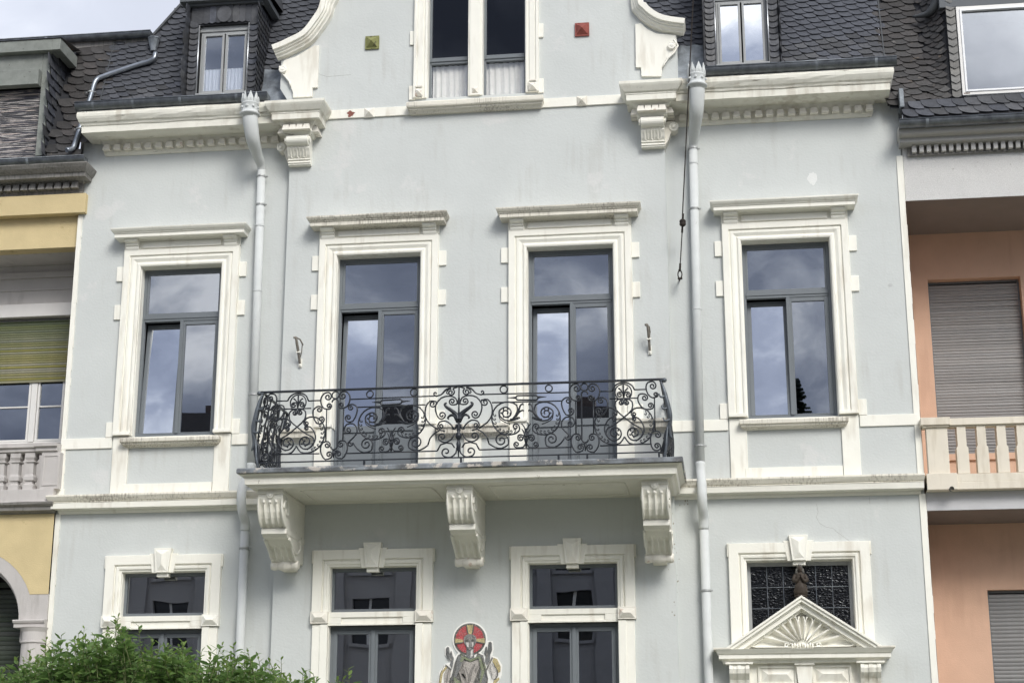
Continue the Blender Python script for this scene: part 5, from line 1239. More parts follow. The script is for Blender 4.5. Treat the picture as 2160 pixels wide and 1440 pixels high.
# handrail, bottom rail, posts, feet
MB().box(RX0 - .03, RX1 + .03, RD - .025, RD + .025, RZT - .012, RZT + .014).build('handrail', IRON, rail, bevel=.004)
MB().box(RX0, RX1, RD - .012, RD + .012, RZB - .008, RZB + .008).build('bottom_rail', IRON, rail)
for x in (RX0 + .1, -1.9, -.52, .85, 1.25, RX1 - .05): MB().box(x - .014, x + .014, RD - .014, RD + .014, 6.32, RZB - .008).build('foot', IRON, rail)
def belly(z):
    t_ = (z - 6.33) / 1.12; return .10 * math.sin(math.pi * min(1, max(0, t_)) ** .8) * (1 if t_ < 1 else 0)
for sd_, xe in ((-1, RX0), (1, RX1)):
    # side rails
    MB().box(min(xe - .02, xe + .02), max(xe - .02, xe + .02), BD, RD, RZT - .012, RZT + .012).build('side_handrail', IRON, rail, bevel=.003)
    MB().box(xe - .012, xe + .012, BD, RD, RZB - .01, RZB + .01).build('side_bottom_rail', IRON, rail)
    for y in (RD - .01, BD + .03): iron('post', [(xe + sd_ * belly(z), -y, z) for z in [6.32 + 1.13 * i / 10 for i in range(11)]], .016)
    for nm, pts, r in MOT:                                                   # the same scrollwork as the front's end panel, bowed outwards
        if nm in ('finial_ball',) or min(p[0] for p in pts) < 1300 or isinstance(r, tuple) and nm != 'leaf': continue
        q3 = []
        for X, Y in pts:
            u, z = rp(X, Y); f_ = (X - 1300) / 620; q3.append((xe + sd_ * belly(z), -(BD + .08 + f_ * (RD - BD - .14)), z))
        iron(nm, q3, r, IRON, 5)
    for k_ in range(5):
        y = BD + .18 + k_ * .25; iron('belly_bar', [(xe + sd_ * (belly(z) + .0), -y, z) for z in [RZB + (RZT - RZB) * i / 9 for i in range(10)]], .010)
    # long acanthus leaf on the corner
    zc = 6.95
    lf = MB(); C_ = catmull([(xe + sd_ * .0, -RD - .02, 7.42), (xe + sd_ * .04, -RD - .03, 7.30), (xe + sd_ * .085, -RD - .03, 7.10), (xe + sd_ * .115, -RD - .02, 6.92), (xe + sd_ * .10, -RD, 6.72), (xe + sd_ * .13, -RD, 6.60)], 5)
    rs = [.014 + .020 * math.sin(math.pi * i / (len(C_) - 1)) ** 1.2 for i in range(len(C_))]; rs[-1] = .006
    lf.tube(C_, rs, 8); lf.build('corner_leaf', IRONS, rail, smooth=True)
    MB().ball((xe + sd_ * .05, -RD - .01, 7.44), .035, 10).tube([(xe - sd_ * .02, -RD, 7.44), (xe + sd_ * .05, -RD - .01, 7.44)], .022, 8).build('corner_knob', IRONS, rail, smooth=True)
    for zz, s_ in ((7.22, 1), (7.05, 1), (6.88, 1)):
        iron('leaf', [(p[0], p[1], p[2]) for p in catmull([(xe + sd_ * (belly(zz) + .03), -RD - .02, zz), (xe + sd_ * (belly(zz) - .05), -RD - .05, zz - .03), (xe + sd_ * (belly(zz) - .08), -RD - .05, zz + .02)], 4)], (.016, .006), IRONS)
    iron('foot_leaf', catmull([(xe + sd_ * .08, -RD, 6.80), (xe + sd_ * .06, -RD - .02, 6.62), (xe + sd_ * .05, -RD - .02, 6.48), (xe + sd_ * .02, -RD, 6.34)], 4), (.010, .018), IRONS)
    for k_ in range(4):
        iron('foot_leaf', catmull([(xe + sd_ * (.08 - .02 * k_), -RD + .02 * k_, 6.78 - .05 * k_), (xe + sd_ * (.03), -RD + .03 * k_, 6.62), (xe + sd_ * (.06 - .03 * k_), -RD + .02 * k_, 6.42)], 4), (.012, .012), IRON)

# ================================================================== MOSAIC PANEL
mos = thing('mosaic_plaque', 'colourful mosaic of a haloed robed figure raising both hands between the middle ground-floor windows', 'mosaic', (-.55, -.14, 3.8))
m00 = at(900, 1290, BD + .02); m11 = at(1080, 1440, BD + .02)
def mp_(X, Y): return (m00.x + (m11.x - m00.x) * X / 1728, m00.z + (m11.z - m00.z) * Y / 1440)
def piece(name, pts, d0, c, th=.006, tess=True, smoothn=0):
    if smoothn: pts = [(p[0], p[1]) for p in catmull([(a, b, 0) for a, b in pts + pts[:1]], smoothn)[:-1]]
    P = [mp_(*p) for p in pts]
    return MB().prism(P[::-1], BD + d0, BD + d0 + th).build(name, c, mos)
def tess(name, c, sc=95):
    if name in MATS: return MATS[name]
    m = bpy.data.materials.new(name); m.use_nodes = True; t = m.node_tree; N = t.nodes; b = N['Principled BSDF']; b.inputs['Roughness'].default_value = .35
    g = N.new('ShaderNodeNewGeometry'); v = N.new('ShaderNodeTexVoronoi'); v.inputs['Scale'].default_value = sc; v.inputs['Randomness'].default_value = .55
    ve = N.new('ShaderNodeTexVoronoi'); ve.feature = 'DISTANCE_TO_EDGE'; ve.inputs['Scale'].default_value = sc; ve.inputs['Randomness'].default_value = .55
    t.links.new(g.outputs['Position'], v.inputs['Vector']); t.links.new(g.outputs['Position'], ve.inputs['Vector'])
    sp_ = N.new('ShaderNodeSeparateColor'); t.links.new(v.outputs['Color'], sp_.inputs[0])
    mr_ = N.new('ShaderNodeMapRange'); mr_.inputs[3].default_value = .6; mr_.inputs[4].default_value = 1.35; t.links.new(sp_.outputs[0], mr_.inputs[0])
    vm = N.new('ShaderNodeVectorMath'); vm.operation = 'SCALE'; vm.inputs[0].default_value = c; t.links.new(mr_.outputs[0], vm.inputs['Scale'])
    st = N.new('ShaderNodeMapRange'); st.inputs[1].default_value = .02; st.inputs[2].default_value = .08; t.links.new(ve.outputs['Distance'], st.inputs[0])
    mx = N.new('ShaderNodeMix'); mx.data_type = 'RGBA'; mx.inputs[6].default_value = (.38, .36, .33, 1); t.links.new(st.outputs[0], mx.inputs[0]); t.links.new(vm.outputs[0], mx.inputs[7])
    t.links.new(mx.outputs[2], b.inputs['Base Color']); MATS[name] = m; return m
TR = tess('red_tesserae', (.42, .015, .03)); TK = tess('black_tesserae', (.045, .05, .045)); TY = tess('gold_tesserae', (.46, .38, .17)); TG = tess('grey_tesserae', (.13, .14, .145)); TL = tess('pale_tesserae', (.40, .37, .34), 120)
TGR = tess('green_tesserae', (.17, .21, .11)); TW = tess('white_tesserae', (.62, .60, .57), 120); TM = tess('mid_grey_tesserae', (.22, .205, .19), 110)
CW = mat('white_plaque_edge', (.82, .81, .77), .7)
def circ(cx, cy, r, n=40, a0=0, a1=360): return [(cx + r * math.cos(math.radians(a0 + (a1 - a0) * i / n)), cy + r * math.sin(math.radians(a0 + (a1 - a0) * i / n))) for i in range(n + (a1 - a0 < 360))]
# white outline plate
piece('plaque_edge', circ(880, 560, 352), -.001, CW, .016)
piece('plaque_edge', [(700, 800), (1060, 800), (1150, 860), (1160, 690), (1240, 590), (1340, 600), (1360, 760), (1330, 890), (1440, 930), (1530, 1080), (1520, 1280), (1450, 1440), (1560, 2300), (210, 2300), (240, 1400), (270, 1200), (380, 1050), (480, 1010), (375, 860), (375, 720), (430, 675), (500, 720), (540, 780), (590, 900), (640, 830)], -.001, CW, .014)
piece('halo_ring', circ(880, 560, 322), .015, TK)
piece('halo_field', circ(880, 560, 285), .021, TR)
for pts in ([(820, 275), (950, 275), (925, 460), (860, 460)], [(590, 540), (590, 640), (750, 620), (750, 570)], [(1180, 540), (1180, 640), (1010, 620), (1010, 555)]): piece('halo_cross', pts, .027, TY)
for pts in ([(800, 285), (822, 275), (862, 470), (830, 440)], [(950, 275), (975, 285), (950, 440), (922, 465)], [(590, 630), (750, 612), (755, 632), (600, 665)], [(1010, 600), (1185, 640), (1175, 660), (1005, 632)]): piece('halo_outline', pts, .030, TK)
piece('neck', [(815, 720), (955, 720), (975, 930), (900, 960), (820, 920)], .030, TG); piece('neck_light', [(905, 770), (950, 760), (945, 900), (900, 930)], .036, TW, .003)
piece('head', [(760, 560), (780, 500), (840, 465), (900, 460), (970, 480), (1015, 550), (1000, 640), (960, 730), (900, 785), (850, 770), (810, 700), (775, 640)], .034, TG, smoothn=3)
piece('cheek', [(805, 620), (865, 620), (868, 720), (830, 705)], .040, TW, .003); piece('cheek', [(925, 625), (960, 620), (955, 690), (930, 710)], .040, TW, .003)
piece('brow', [(800, 555), (870, 535), (880, 500), (892, 535), (965, 545), (965, 560), (895, 555), (895, 690), (878, 690), (875, 560)], .041, TM, .003)
for x in (830, 945): piece('eye', circ(x, 585, 26, 10), .0405, TK, .003)
piece('mouth', [(885, 715), (940, 715), (930, 730), (890, 730)], .0405, TK, .003)
piece('robe', [(700, 830), (820, 900), (900, 985), (1000, 930), (1040, 830), (1150, 880), (1200, 1100), (1250, 1340), (1180, 2300), (420, 2300), (450, 1350), (520, 1300), (600, 980), (630, 900)], .015, TK)
piece('robe_sleeve', [(655, 860), (770, 930), (740, 1050), (620, 1290), (480, 1400), (520, 1300), (590, 1000)], .021, TG); piece('robe_sleeve', [(1050, 850), (1140, 890), (1200, 1120), (1240, 1340), (1160, 1500), (1060, 1300), (1120, 1100), (1040, 940)], .021, TG)
piece('robe_lapel', [(700, 850), (780, 930), (740, 1010), (690, 1000), (720, 920)], .026, TGR); piece('robe_lapel', [(1060, 860), (1140, 990), (1215, 1110), (1150, 1300), (1110, 1440), (1080, 1440), (1120, 1200), (1060, 960)], .026, TGR)
piece('robe_fold', [(560, 1300), (700, 1400), (760, 1800), (640, 1800)], .026, TGR); piece('collar', [(780, 900), (900, 965), (1040, 900), (1060, 930), (900, 1010), (760, 940)], .028, TGR)
piece('tunic', [(750, 990), (900, 1020), (1060, 970), (1110, 1060), (1040, 1200), (960, 1440), (950, 2200), (760, 2200), (700, 1300), (660, 1200)], .024, TL)
for pts in ([(760, 1000), (800, 1010), (740, 1120), (820, 1330), (780, 1340), (680, 1190)], [(870, 1230), (960, 1050), (1000, 1040), (900, 1290), (880, 1440), (850, 1440)], [(980, 1170), (1090, 1020), (1100, 1060), (1000, 1240)], [(700, 1240), (760, 1240), (850, 1430), (800, 1440)]): piece('tunic_fold', pts, .030, TM, .003)
piece('hand', [(400, 850), (400, 740), (430, 700), (465, 715), (480, 850), (500, 790), (515, 795), (535, 880), (560, 930), (550, 1030), (530, 1140), (480, 1060), (500, 1000), (430, 920)], .018, TG)
piece('hand', [(1165, 850), (1200, 710), (1225, 710), (1240, 800), (1260, 620), (1300, 610), (1325, 640), (1330, 780), (1290, 880), (1290, 980), (1230, 1080), (1190, 1000), (1200, 900)], .018, TG)
for pts in ([(1215, 850), (1250, 830), (1240, 920), (1215, 960)], [(470, 940), (520, 930), (510, 1000)]): piece('palm_light', pts, .025, TM, .003)
piece('sleeve_lining', [(430, 1110), (490, 1130), (510, 1180), (470, 1440), (370, 1440), (360, 1260)], .016, TL); piece('cuff', [(400, 1050), (520, 1150), (510, 1180), (390, 1070)], .024, TK)
piece('sleeve_lining', [(1310, 1030), (1400, 1130), (1440, 1250), (1400, 1340), (1340, 1350), (1250, 1160)], .016, TW); piece('cuff', [(1330, 910), (1350, 940), (1230, 1180), (1210, 1150)], .024, TK)
piece('gold_hem', [(410, 1080), (440, 1100), (340, 1240), (310, 1440), (330, 2000), (265, 2000), (260, 1440), (290, 1230)], .017, TY); piece('gold_hem', [(1360, 930), (1430, 960), (1500, 1110), (1495, 1210), (1460, 1230), (1340, 1010)], .017, TY)
piece('gold_hem', [(1380, 1370), (1470, 1320), (1480, 1360), (1340, 1500), (1340, 1440)], .019, TY)
piece('hem_outline', [(1345, 1010), (1450, 1190), (1455, 1280), (1400, 1370), (1350, 1370), (1400, 1340), (1440, 1270), (1435, 1200)], .024, TK, .003)

# ================================================================== YELLOW HOUSE (left neighbour)
yh = thing('yellow_house', 'yellow and grey house with olive roller shutter and brown slate roof, at the left edge', 'house', (-11, 0, 0))
YX = -15.0
E_ = XL - .004
MB().box(YX, E_ + .14, -.25, .10, 10.885, 11.215).build('upper_beam', YELLOW, yh, bevel=.006)
MB().box(YX, E_, -.30, -.06, 10.36, 10.884).build('lower_beam', YELLOW, yh, bevel=.006)
MB().box(YX, E_, -2.0, -.30, 10.36, 11.0).build('loggia_ceiling', STONEG, yh)
bwl = MB().wall(YX, E_, 6.2, 10.36, -.9, [(-8.70, -7.40, 7.36, 9.47), (-12.4, -10.6, 7.36, 9.47)], .12); bwl.box(YX, E_, -3.0, -1.9, 0, 11.6)
bwl.box(YX, E_, -.9, -.86, 10.14, 10.24); bwl.box(YX, E_, -.9, -.88, 9.93, 9.96)
bwl.build('loggia_wall', STONEG, yh)
MB().box(-8.85, -7.36, -.9, -.84, 9.47, 9.69).build('shutter_box', mat('white_shutter_box', (.66, .64, .62), .6), yh, bevel=.008)
w_ = ring_frame(MB(), -8.70, -7.40, 7.36, 9.46, .05, -1.06, -1.0).build('window', FRAMEW, yh, bevel=.004)
MB().box(-8.02, -7.92, -1.04, -.985, 7.4, 9.4).build('mullion', FRAMEW, w_, bevel=.006)
for a, b in ((-8.64, -8.03), (-7.91, -7.46)):
    ring_frame(MB(), a, b, 7.41, 9.41, .035, -1.05, -.995).build('sash', FRAMEW, w_, bevel=.004)
    MB().box(a + .03, b - .03, -1.04, -.992, 7.975, 7.995).build('glazing_bar', FRAMEW, w_)
    MB().box(a + .036, b - .036, -1.035, -1.028, 7.45, 9.37).build('pane', GLASS, w_)
room(w_, -8.7, -7.4, 7.36, 9.46, -1.1)
def slats(parent, x0, x1, z0, z1, pitch, d, m, name='shutter_slat', wob=.0, cap=300):
    me = None; n = int((z1 - z0) / pitch); prof = [(-.004, 0), (.008, .002), (.013, .35 * pitch), (.012, .65 * pitch), (.006, pitch * .93), (-.006, pitch * 1.05)]
    b = MB(); k_ = 8
    for i in range(k_ + 1):
        x = (x1 - x0) * i / k_
        for a, z in prof: b.v.append((x, -a, z))
    p = len(prof); b.f = [(i * p + j, i * p + j + 1, (i + 1) * p + j + 1, (i + 1) * p + j) for i in range(k_) for j in range(p - 1)]
    me = b.mesh(name, m, fix=False)
    for i in range(n):
        inst(name, me, parent, Matrix.Translation((x0, -d + random.uniform(-.003, .003), z0 + i * pitch)) @ Matrix.Rotation(random.uniform(-wob, wob), 4, 'Y'))
o_m = MATS['faded_olive_slats']; o_t = o_m.node_tree; o_g = o_t.nodes.new('ShaderNodeNewGeometry'); o_s = o_t.nodes.new('ShaderNodeSeparateXYZ'); o_r = o_t.nodes.new('ShaderNodeMapRange'); o_x = o_t.nodes.new('ShaderNodeMix')
o_x.data_type = 'RGBA'; o_r.inputs[1].default_value = 8.75; o_r.inputs[2].default_value = 9.5; o_x.inputs[7].default_value = (.085, .11, .06, 1)      # algae thicken towards the box
o_t.links.new(o_g.outputs['Position'], o_s.inputs[0]); o_t.links.new(o_s.outputs[2], o_r.inputs[0]); o_t.links.new(o_r.outputs[0], o_x.inputs[0])
o_b = o_t.nodes['Principled BSDF']; o_t.links.new(o_b.inputs['Base Color'].links[0].from_socket, o_x.inputs[6]); o_t.links.new(o_x.outputs[2], o_b.inputs['Base Color'])
sh = MB().box(-8.66, -7.44, -.985, -.96, 8.385, 8.425).build('roller_shutter', GREENSH, yh)
slats(sh, -8.66, -7.44, 8.42, 9.46, .0405, -.965, GREENSH, wob=.002)
o2 = MB().box(-12.4, -10.6, -1.05, -1.0, 7.36, 9.47).build('roller_shutter', GREENSH, yh)
slats(o2, -12.4, -10.6, 7.37, 9.46, .0405, -1.0, GREENSH)
slate_field(yr_ if False else yh, surf_m, YX, -9.75, 11.65, 14.2, .235, .155, .07, lambda x, z: x < -9.8 and z < 14.1, SLATEB, cap=0)
# balustrade
ba = MB().box(YX, E_, -.1, .17, 6.20, 6.40); ba.box(YX, E_, -.05, .19, 6.16, 6.22); ba = ba.build('balustrade', STONEG, yh, bevel=.006)
MB().mould(YX, E_, -.05, [(0, 6.97), (.16, 6.97), (.20, 6.99), (.20, 7.035), (.235, 7.05), (.235, 7.09), (.0, 7.11)], 0, 0).build('balustrade_rail', STONEG, ba, bevel=.004)
MB().mould(-7.28, E_ + .02, -.05, [(0, 6.975), (.20, 6.975), (.23, 6.99), (.23, 7.04), (.27, 7.055), (.27, 7.10), (.0, 7.115)], .3, 0).build('pedestal_cap', STONEG, ba, bevel=.004)
MB().box(-7.26, E_ + .06, -.05, .15, 6.40, 6.975).build('pedestal', STONEG, ba, bevel=.005)
ring_frame(MB(), -7.23, E_ + .05, 6.45, 6.93, .025, .15, .162).build('pedestal_frame', STONEG, ba, bevel=.003)
bal = MB(); bp = [(.075, 0), (.08, .0), (.08, .075), (.055, .10), (.055, .135), (.078, .145), (.078, .20), (.058, .245), (.056, .42), (.078, .43), (.078, .45), (.056, .455), (.074, .49), (.08, .50), (.08, .57)]
for i, (r_, z) in enumerate(bp): bal.v += [(-r_, -r_, z), (r_, -r_, z), (r_, r_, z), (-r_, r_, z)]
bal.f = [(i * 4 + j, i * 4 + (j + 1) % 4, (i + 1) * 4 + (j + 1) % 4, (i + 1) * 4 + j) for i in range(len(bp) - 1) for j in range(4)]
bme = bal.mesh('baluster', STONEG)
for k_ in range(14): inst('baluster', bme, ba, T(-7.455 - .235 * k_, .05, 6.402))
MB().box(YX, E_, -1.9, -.05, 6.05, 6.2).build('loggia_floor', STONEG, yh)
MB().mould(YX, E_ - .02, -.0, [(0, 6.035), (.06, 6.04), (.08, 6.06), (.17, 6.07), (.18, 6.125), (.20, 6.13), (.23, 6.16), (.245, 6.19), (0, 6.2)], 0, .2, jit=.006).build('string_course', STONED, yh, bevel=.003)
# arcade
AC = (-8.33, 4.43); AR, AO = .86, 1.08
aw = MB(); N = 24; x_s = [E_ - .001] + [-7.27] + [AC[0] + AO * math.cos(math.pi * i / N) for i in range(N + 1)][1:-1]
def zo(x):
    q = AO ** 2 - (x - AC[0]) ** 2; return max(4.815, AC[1] + math.sqrt(q)) if q > 0 else 4.815
X_ = sorted({E_ - .001, AC[0] + 1.01, *[AC[0] + AO * math.cos(math.pi * i / N) for i in range(2, N - 1)], AC[0] - 1.02, AC[0] - 1.35})
for a, b in zip(X_, X_[1:]): aw.add([(a, -.05, zo(a)), (b, -.05, zo(b)), (b, -.05, 6.036), (a, -.05, 6.036)], [(0, 1, 2, 3)])
aw.box(YX, AC[0] - 1.35, -.2, .05, 0, 6.036); aw.build('arcade_wall', YELLOW, yh)
ar = MB()
P0 = [(AC[0] + AR * math.cos(math.pi * i / N), AC[1] + AR * 1.04 * math.sin(math.pi * i / N)) for i in range(N + 1)]; P1 = [(AC[0] + (AO + .004) * math.cos(math.pi * i / N), AC[1] + (AO + .004) * math.sin(math.pi * i / N)) for i in range(N + 1)]
for i in range(N):
    a, b, c, d_ = P0[i], P0[i + 1], P1[i + 1], P1[i]
    ar.add([(a[0], -.035, a[1]), (b[0], -.035, b[1]), (c[0], -.047, c[1]), (d_[0], -.047, d_[1])], [(0, 1, 2, 3)])
    ar.add([(a[0], -.035, a[1]), (b[0], -.035, b[1]), (b[0], .30, b[1]), (a[0], .30, a[1])], [(0, 1, 2, 3)])
    e0 = (AC[0] + .80 * math.cos(math.pi * i / N), AC[1] + .83 * math.sin(math.pi * i / N)); 
    e1 = (AC[0] + .80 * math.cos(math.pi * (i + 1) / N), AC[1] + .83 * math.sin(math.pi * (i + 1) / N))
    ar.add([(a[0], .08, a[1]), (b[0], .08, b[1]), (e1[0], .10, e1[1]), (e0[0], .10, e0[1])], [(0, 1, 2, 3)])
ar.box(-7.46, E_, -.25, .044, 4.42, 4.816); ar.build('arch', STONEG, yh)
cl = MB().lathe((-7.215, -.0, 0), [(.21, 0), (.20, 2.4), (.185, 4.08), (.205, 4.09), (.205, 4.115), (.185, 4.12), (.185, 4.25), (.21, 4.30), (.22, 4.315)], 'z', 44); cl = cl.build('column', STONEG, yh)
MB().mould(-7.41, E_ + .0, -.25, [(.26, 4.31), (.36, 4.315), (.36, 4.37), (.385, 4.385), (.40, 4.415), (.39, 4.43), (0, 4.44)], .28, 0).build('capital', STONEG, cl, bevel=.004)
MB().box(-7.47, -7.40, -.3, -.05, 4.12, 4.31, .0).build('impost', STONEG, cl, bevel=.004)
s2 = MB().box(-9.4, -7.05, -.72, -.66, 5.02, 5.10).build('arcade_shutter', DKSH, yh)
slats(s2, -9.4, -7.05, 2.9, 5.02, .072, -.66, DKSH)
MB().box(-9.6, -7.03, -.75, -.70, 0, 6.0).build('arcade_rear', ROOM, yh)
# cornice, gutter, roof
YC = [(0, 11.215), (.04, 11.215), (.05, 11.25), (.05, 11.275), (.06, 11.28), (.06, 11.40), (.09, 11.41), (.11, 11.425), (.29, 11.43), (.30, 11.49), (.33, 11.50), (.40, 11.555), (.44, 11.60), (.44, 11.62), (0, 11.63)]
yc = MB().mould(YX, XL + .03, 0, YC, 0, .5, jit=.004, seg=.2).build('cornice', STONED, yh, bevel=.003)
yd = MB(); yd.v = [(x * .9, y, z) for x, y, z in dm.v]; yd.f = dm.f; ydm = yd.mesh('dentil', STONED)
dentils(yc, -10.03, -7.07, 22, .055, 11.345, ydm, 1.15)
gutter(yh, YX, -6.80, .40, 11.70, .088, ZINC, seams=(-7.75, -9.2), name='gutter')
rb = MB(); rb.add([surf_m(-7.66, 11.62), surf_m(-7.03, 11.62), surf_m(-7.03, 12.3), surf_m(-6.86, 12.3), surf_m(-6.86, 14.15), surf_m(-7.66, 14.15)], [(0, 1, 2, 3, 4, 5)]); rb.add([surf_m(YX, 13.75), surf_m(-7.66, 13.75), surf_m(-7.66, 14.15), surf_m(-6.22, 14.15), surf_m(-6.22, 14.27), surf_m(YX, 14.27)], [(0, 1, 2, 3, 4, 5)]); rb.add([surf_m(YX, 11.62), surf_m(-9.7, 11.62), surf_m(-9.7, 13.75), surf_m(YX, 13.75)], [(0, 1, 2, 3)])
rb.v = [(x, y + .012, z) for x, y, z in rb.v]
rb.add([(YX, mans(14.27) + .01, 14.27), (-6.3, mans(14.27) + .01, 14.27), (-6.3, 4, 15.3), (YX, 4, 15.3)], [(0, 1, 2, 3)])
yr = rb.build('roof', UND, yh)
n_ = slate_field(yr, surf_m, -9.5, -6.86, 11.6, 14.2, .235, .155, .07, lambda x, z: -7.50 < x < (-7.06 if z < 12.35 else -6.84) and z < 14.1, SLATEB, cap=250)
ug = Vector((0, mans(14.3), 0))
g = gutter(yh, YX, -6.17, -(mans(14.25) - .10), 14.27, .085, ZINC, seams=(-8.0, -6.9), name='upper_gutter')
MB().box(YX, -6.22, -(mans(14.25)) - .1, -(mans(14.25)) + .05, 14.09, 14.21).build('eaves_board', STONED, yh)
# small downpipe over the slates
def on_roof(px, py, off):
    lo, hi = -2., 1.
    for _ in range(40):
        md = (lo + hi) / 2; p = at(px, py, md)
        if p.y < mans(p.z) - off: hi = md
        else: lo = md
    return at(px, py, md)
rp_ = [on_roof(328, 112, .1), on_roof(325, 124, .09), on_roof(312, 131, .07), on_roof(290, 137, .07), on_roof(222, 160, .07), on_roof(205, 168, .07), on_roof(198, 180, .07), on_roof(190, 208, .07), on_roof(168, 272, .07), on_roof(157, 306, .07), on_roof(152, 314, .08), on_roof(140, 317, .14)]
dpipe = thing('roof_downpipe', 'bare zinc downpipe running down over the slates from the upper gutter of the yellow house', 'drainpipe', tuple(rp_[-1]))
MB().tube(catmull(rp_, 4), .042, 12).build('pipe', mat('bare_zinc_pipe', (.30, .33, .37), .35, .7, var=.3), dpipe, smooth=True)
hp = on_roof(325, 88, .1); MB().lathe((hp.x, hp.y, hp.z - .02), [(.05, -.16), (.06, -.10), (.10, .05), (.11, .06), (.10, .08)], 'z', 10).build('hopper', LEAD, dpipe)
for px, py in ((192, 195), (167, 273)):
    p = on_roof(px, py, .07); MB().lathe(tuple(p), [(.045, -.012), (.058, -.01), (.058, .01), (.045, .012)], 'z', 12).box(p.x - .08, p.x + .08, -p.y - .01, -p.y + .01, p.z - .006, p.z + .006).build('pipe_clamp', mat('galvanised_clamp', (.4, .41, .4)), dpipe)
# dormer with the weathered shutter
dz0, dz1 = 11.78, 13.70; fd = .10
d_ = MB(); d_.box(-7.79, -7.665, -.05, fd, dz0 + .12, dz1); d_.box(-9.6, -7.79, -.05, fd, 13.36, dz1); d_.box(-9.6, -9.48, -.05, fd, dz0, dz1); d_ = d_.build('shutter_dormer', DORMG, yh, bevel=.008)
MB().box(-9.6, -7.785, .10, .24, 13.10, 13.37).build('shutter_hood', DORMG, d_, bevel=.006)
slats(d_, -9.48, -7.79, 11.86, 13.12, .033, -.0, PEELSH, wob=.002); MB().box(-9.6, -7.7, -.06, -.02, 11.7, 13.4).build('shutter_backing', ROOM, d_)
MB().box(-9.6, -7.62, -.3, .16, 11.76, 11.86).build('dormer_sill', LEAD, d_, bevel=.01)
fr = MB().box(-9.8, -7.60, -.1, .22, 13.70, 13.90); fr.add([(-7.60, .10, 13.70), (-7.46, .10, 13.70), (-7.46, .50, 13.70), (-7.60, .50, 13.70), (-7.60, .10, 13.90), (-7.46, .10, 13.90), (-7.46, .50, 13.90), (-7.60, .50, 13.90)], [(0, 1, 2, 3), (4, 7, 6, 5), (0, 4, 5, 1), (1, 5, 6, 2), (2, 6, 7, 3), (3, 7, 4, 0)])
fr.prism([(-7.60, 13.70), (-7.46, 13.70), (-7.46, 13.90), (-7.60, 13.90)], -.1, .22)
fr.build('dormer_fascia', DORMG, d_, bevel=.006)
MB().add([(-9.8, -.24, 13.902), (-7.44, -.24, 13.902), (-7.44, .6, 14.05), (-9.8, .6, 14.05)], [(0, 1, 2, 3)]).build('dormer_roof', mat('rusty_roof_edge', (.13, .12, .12), .8, speck=((.32, .17, .12), 7, .56)), d_)
MB().box(-9.6, -7.668, -.5, -.05, 13.4, 13.7).build('dormer_soffit', DORMG, d_)
MB().add([(-7.675, -.05, 11.7), (-7.675, -.05, 13.7), (-7.675, .7, 13.7), (-7.675, .25, 11.7)], [(0, 1, 2, 3)]).build('cheek_board', UND, d_)
slate_field(d_, lambda x, z: Vector((-7.664, x, z)), -.085, .75, 11.75, 13.85, .27, .155, 0., lambda x, z: x < mans(z) + .30 and z < 13.72 + .0, SLATE, kind='plain', cap=120, jit=0.)
d_.location = (.063, -.15, -.065)

# ================================================================== SALMON HOUSE (right neighbour)
sh_ = thing('salmon_house', 'salmon house with deep balconies, grey roller shutters and slate roof, at the right edge', 'house', (10, 0, 0))
A_ = XR + .02; SX = 15.0
MB().box(A_, SX, -.3, 0.001, 10.475, 11.33).build('upper_beam', ROUGHC, sh_, bevel=.006)
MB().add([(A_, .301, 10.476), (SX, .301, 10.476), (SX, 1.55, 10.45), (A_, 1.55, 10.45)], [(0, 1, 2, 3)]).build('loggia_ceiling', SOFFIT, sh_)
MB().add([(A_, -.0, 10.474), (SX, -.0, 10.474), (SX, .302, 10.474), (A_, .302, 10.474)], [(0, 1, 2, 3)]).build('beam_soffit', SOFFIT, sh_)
sw = MB().wall(A_, SX, 6.2, 10.47, -1.5, [(6.385, 7.80, 6.9, 9.70), (9.2, 10.6, 6.9, 9.70)], .16); sw.add([(A_, 0, 0), (A_, 0, 10.47), (A_, 1.5, 10.47), (A_, 1.5, 0)], [(0, 1, 2, 3)]); sw.build('loggia_wall', SALMON, sh_)
sw = MB().wall(A_, SX, 0, 5.78, -1.2, [(6.885, 8.4, 2.0, 4.80)], .12); sw.build('lower_loggia_wall', SALMON, sh_)
MB().box(A_, SX, -9, -3, 0, 11.4).build('rear_wall', SALMON, sh_)
MB().box(6.37, 7.82, -1.66, -1.46, 6.80, 6.90).build('window_ledge', SALMON, sh_, bevel=.006)
s1 = ring_frame(MB(), 6.39, 7.795, 6.9, 9.695, .03, -1.70, -1.655).build('roller_shutter', FRAME, sh_); slats(s1, 6.415, 7.77, 6.92, 9.66, .047, -1.665, GREYSH, wob=.0035)
MB().box(6.38, 7.80, -1.72, -1.70, 6.9, 9.7).build('shutter_backing', ROOM, s1)
s1 = ring_frame(MB(), 6.89, 8.395, 2.0, 4.795, .03, -1.34, -1.30).build('roller_shutter', FRAME, sh_); slats(s1, 6.915, 8.37, 2.02, 4.80, .058, -1.305, mat('dark_grey_shutter_slats', (.20, .20, .20), .55, var=.1, rnd=.08), wob=.001)
MB().box(6.88, 8.40, -1.36, -1.34, 2.0, 4.8).build('shutter_backing', ROOM, s1)
MB().box(A_, SX, -.3, .001, 5.785, 6.05).build('lower_beam', mat('pale_grey_beam', (.52, .52, .53), .85, var=.07, vscale=2, bump=.2, speck=((.25, .25, .26), 3, .68)), sh_, bevel=.005)
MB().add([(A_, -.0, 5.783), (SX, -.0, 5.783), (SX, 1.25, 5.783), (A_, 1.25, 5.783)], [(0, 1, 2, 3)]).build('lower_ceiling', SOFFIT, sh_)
MB().box(A_, SX, -1.5, -.3, 6.1, 6.25).build('balcony_floor', BALC, sh_)
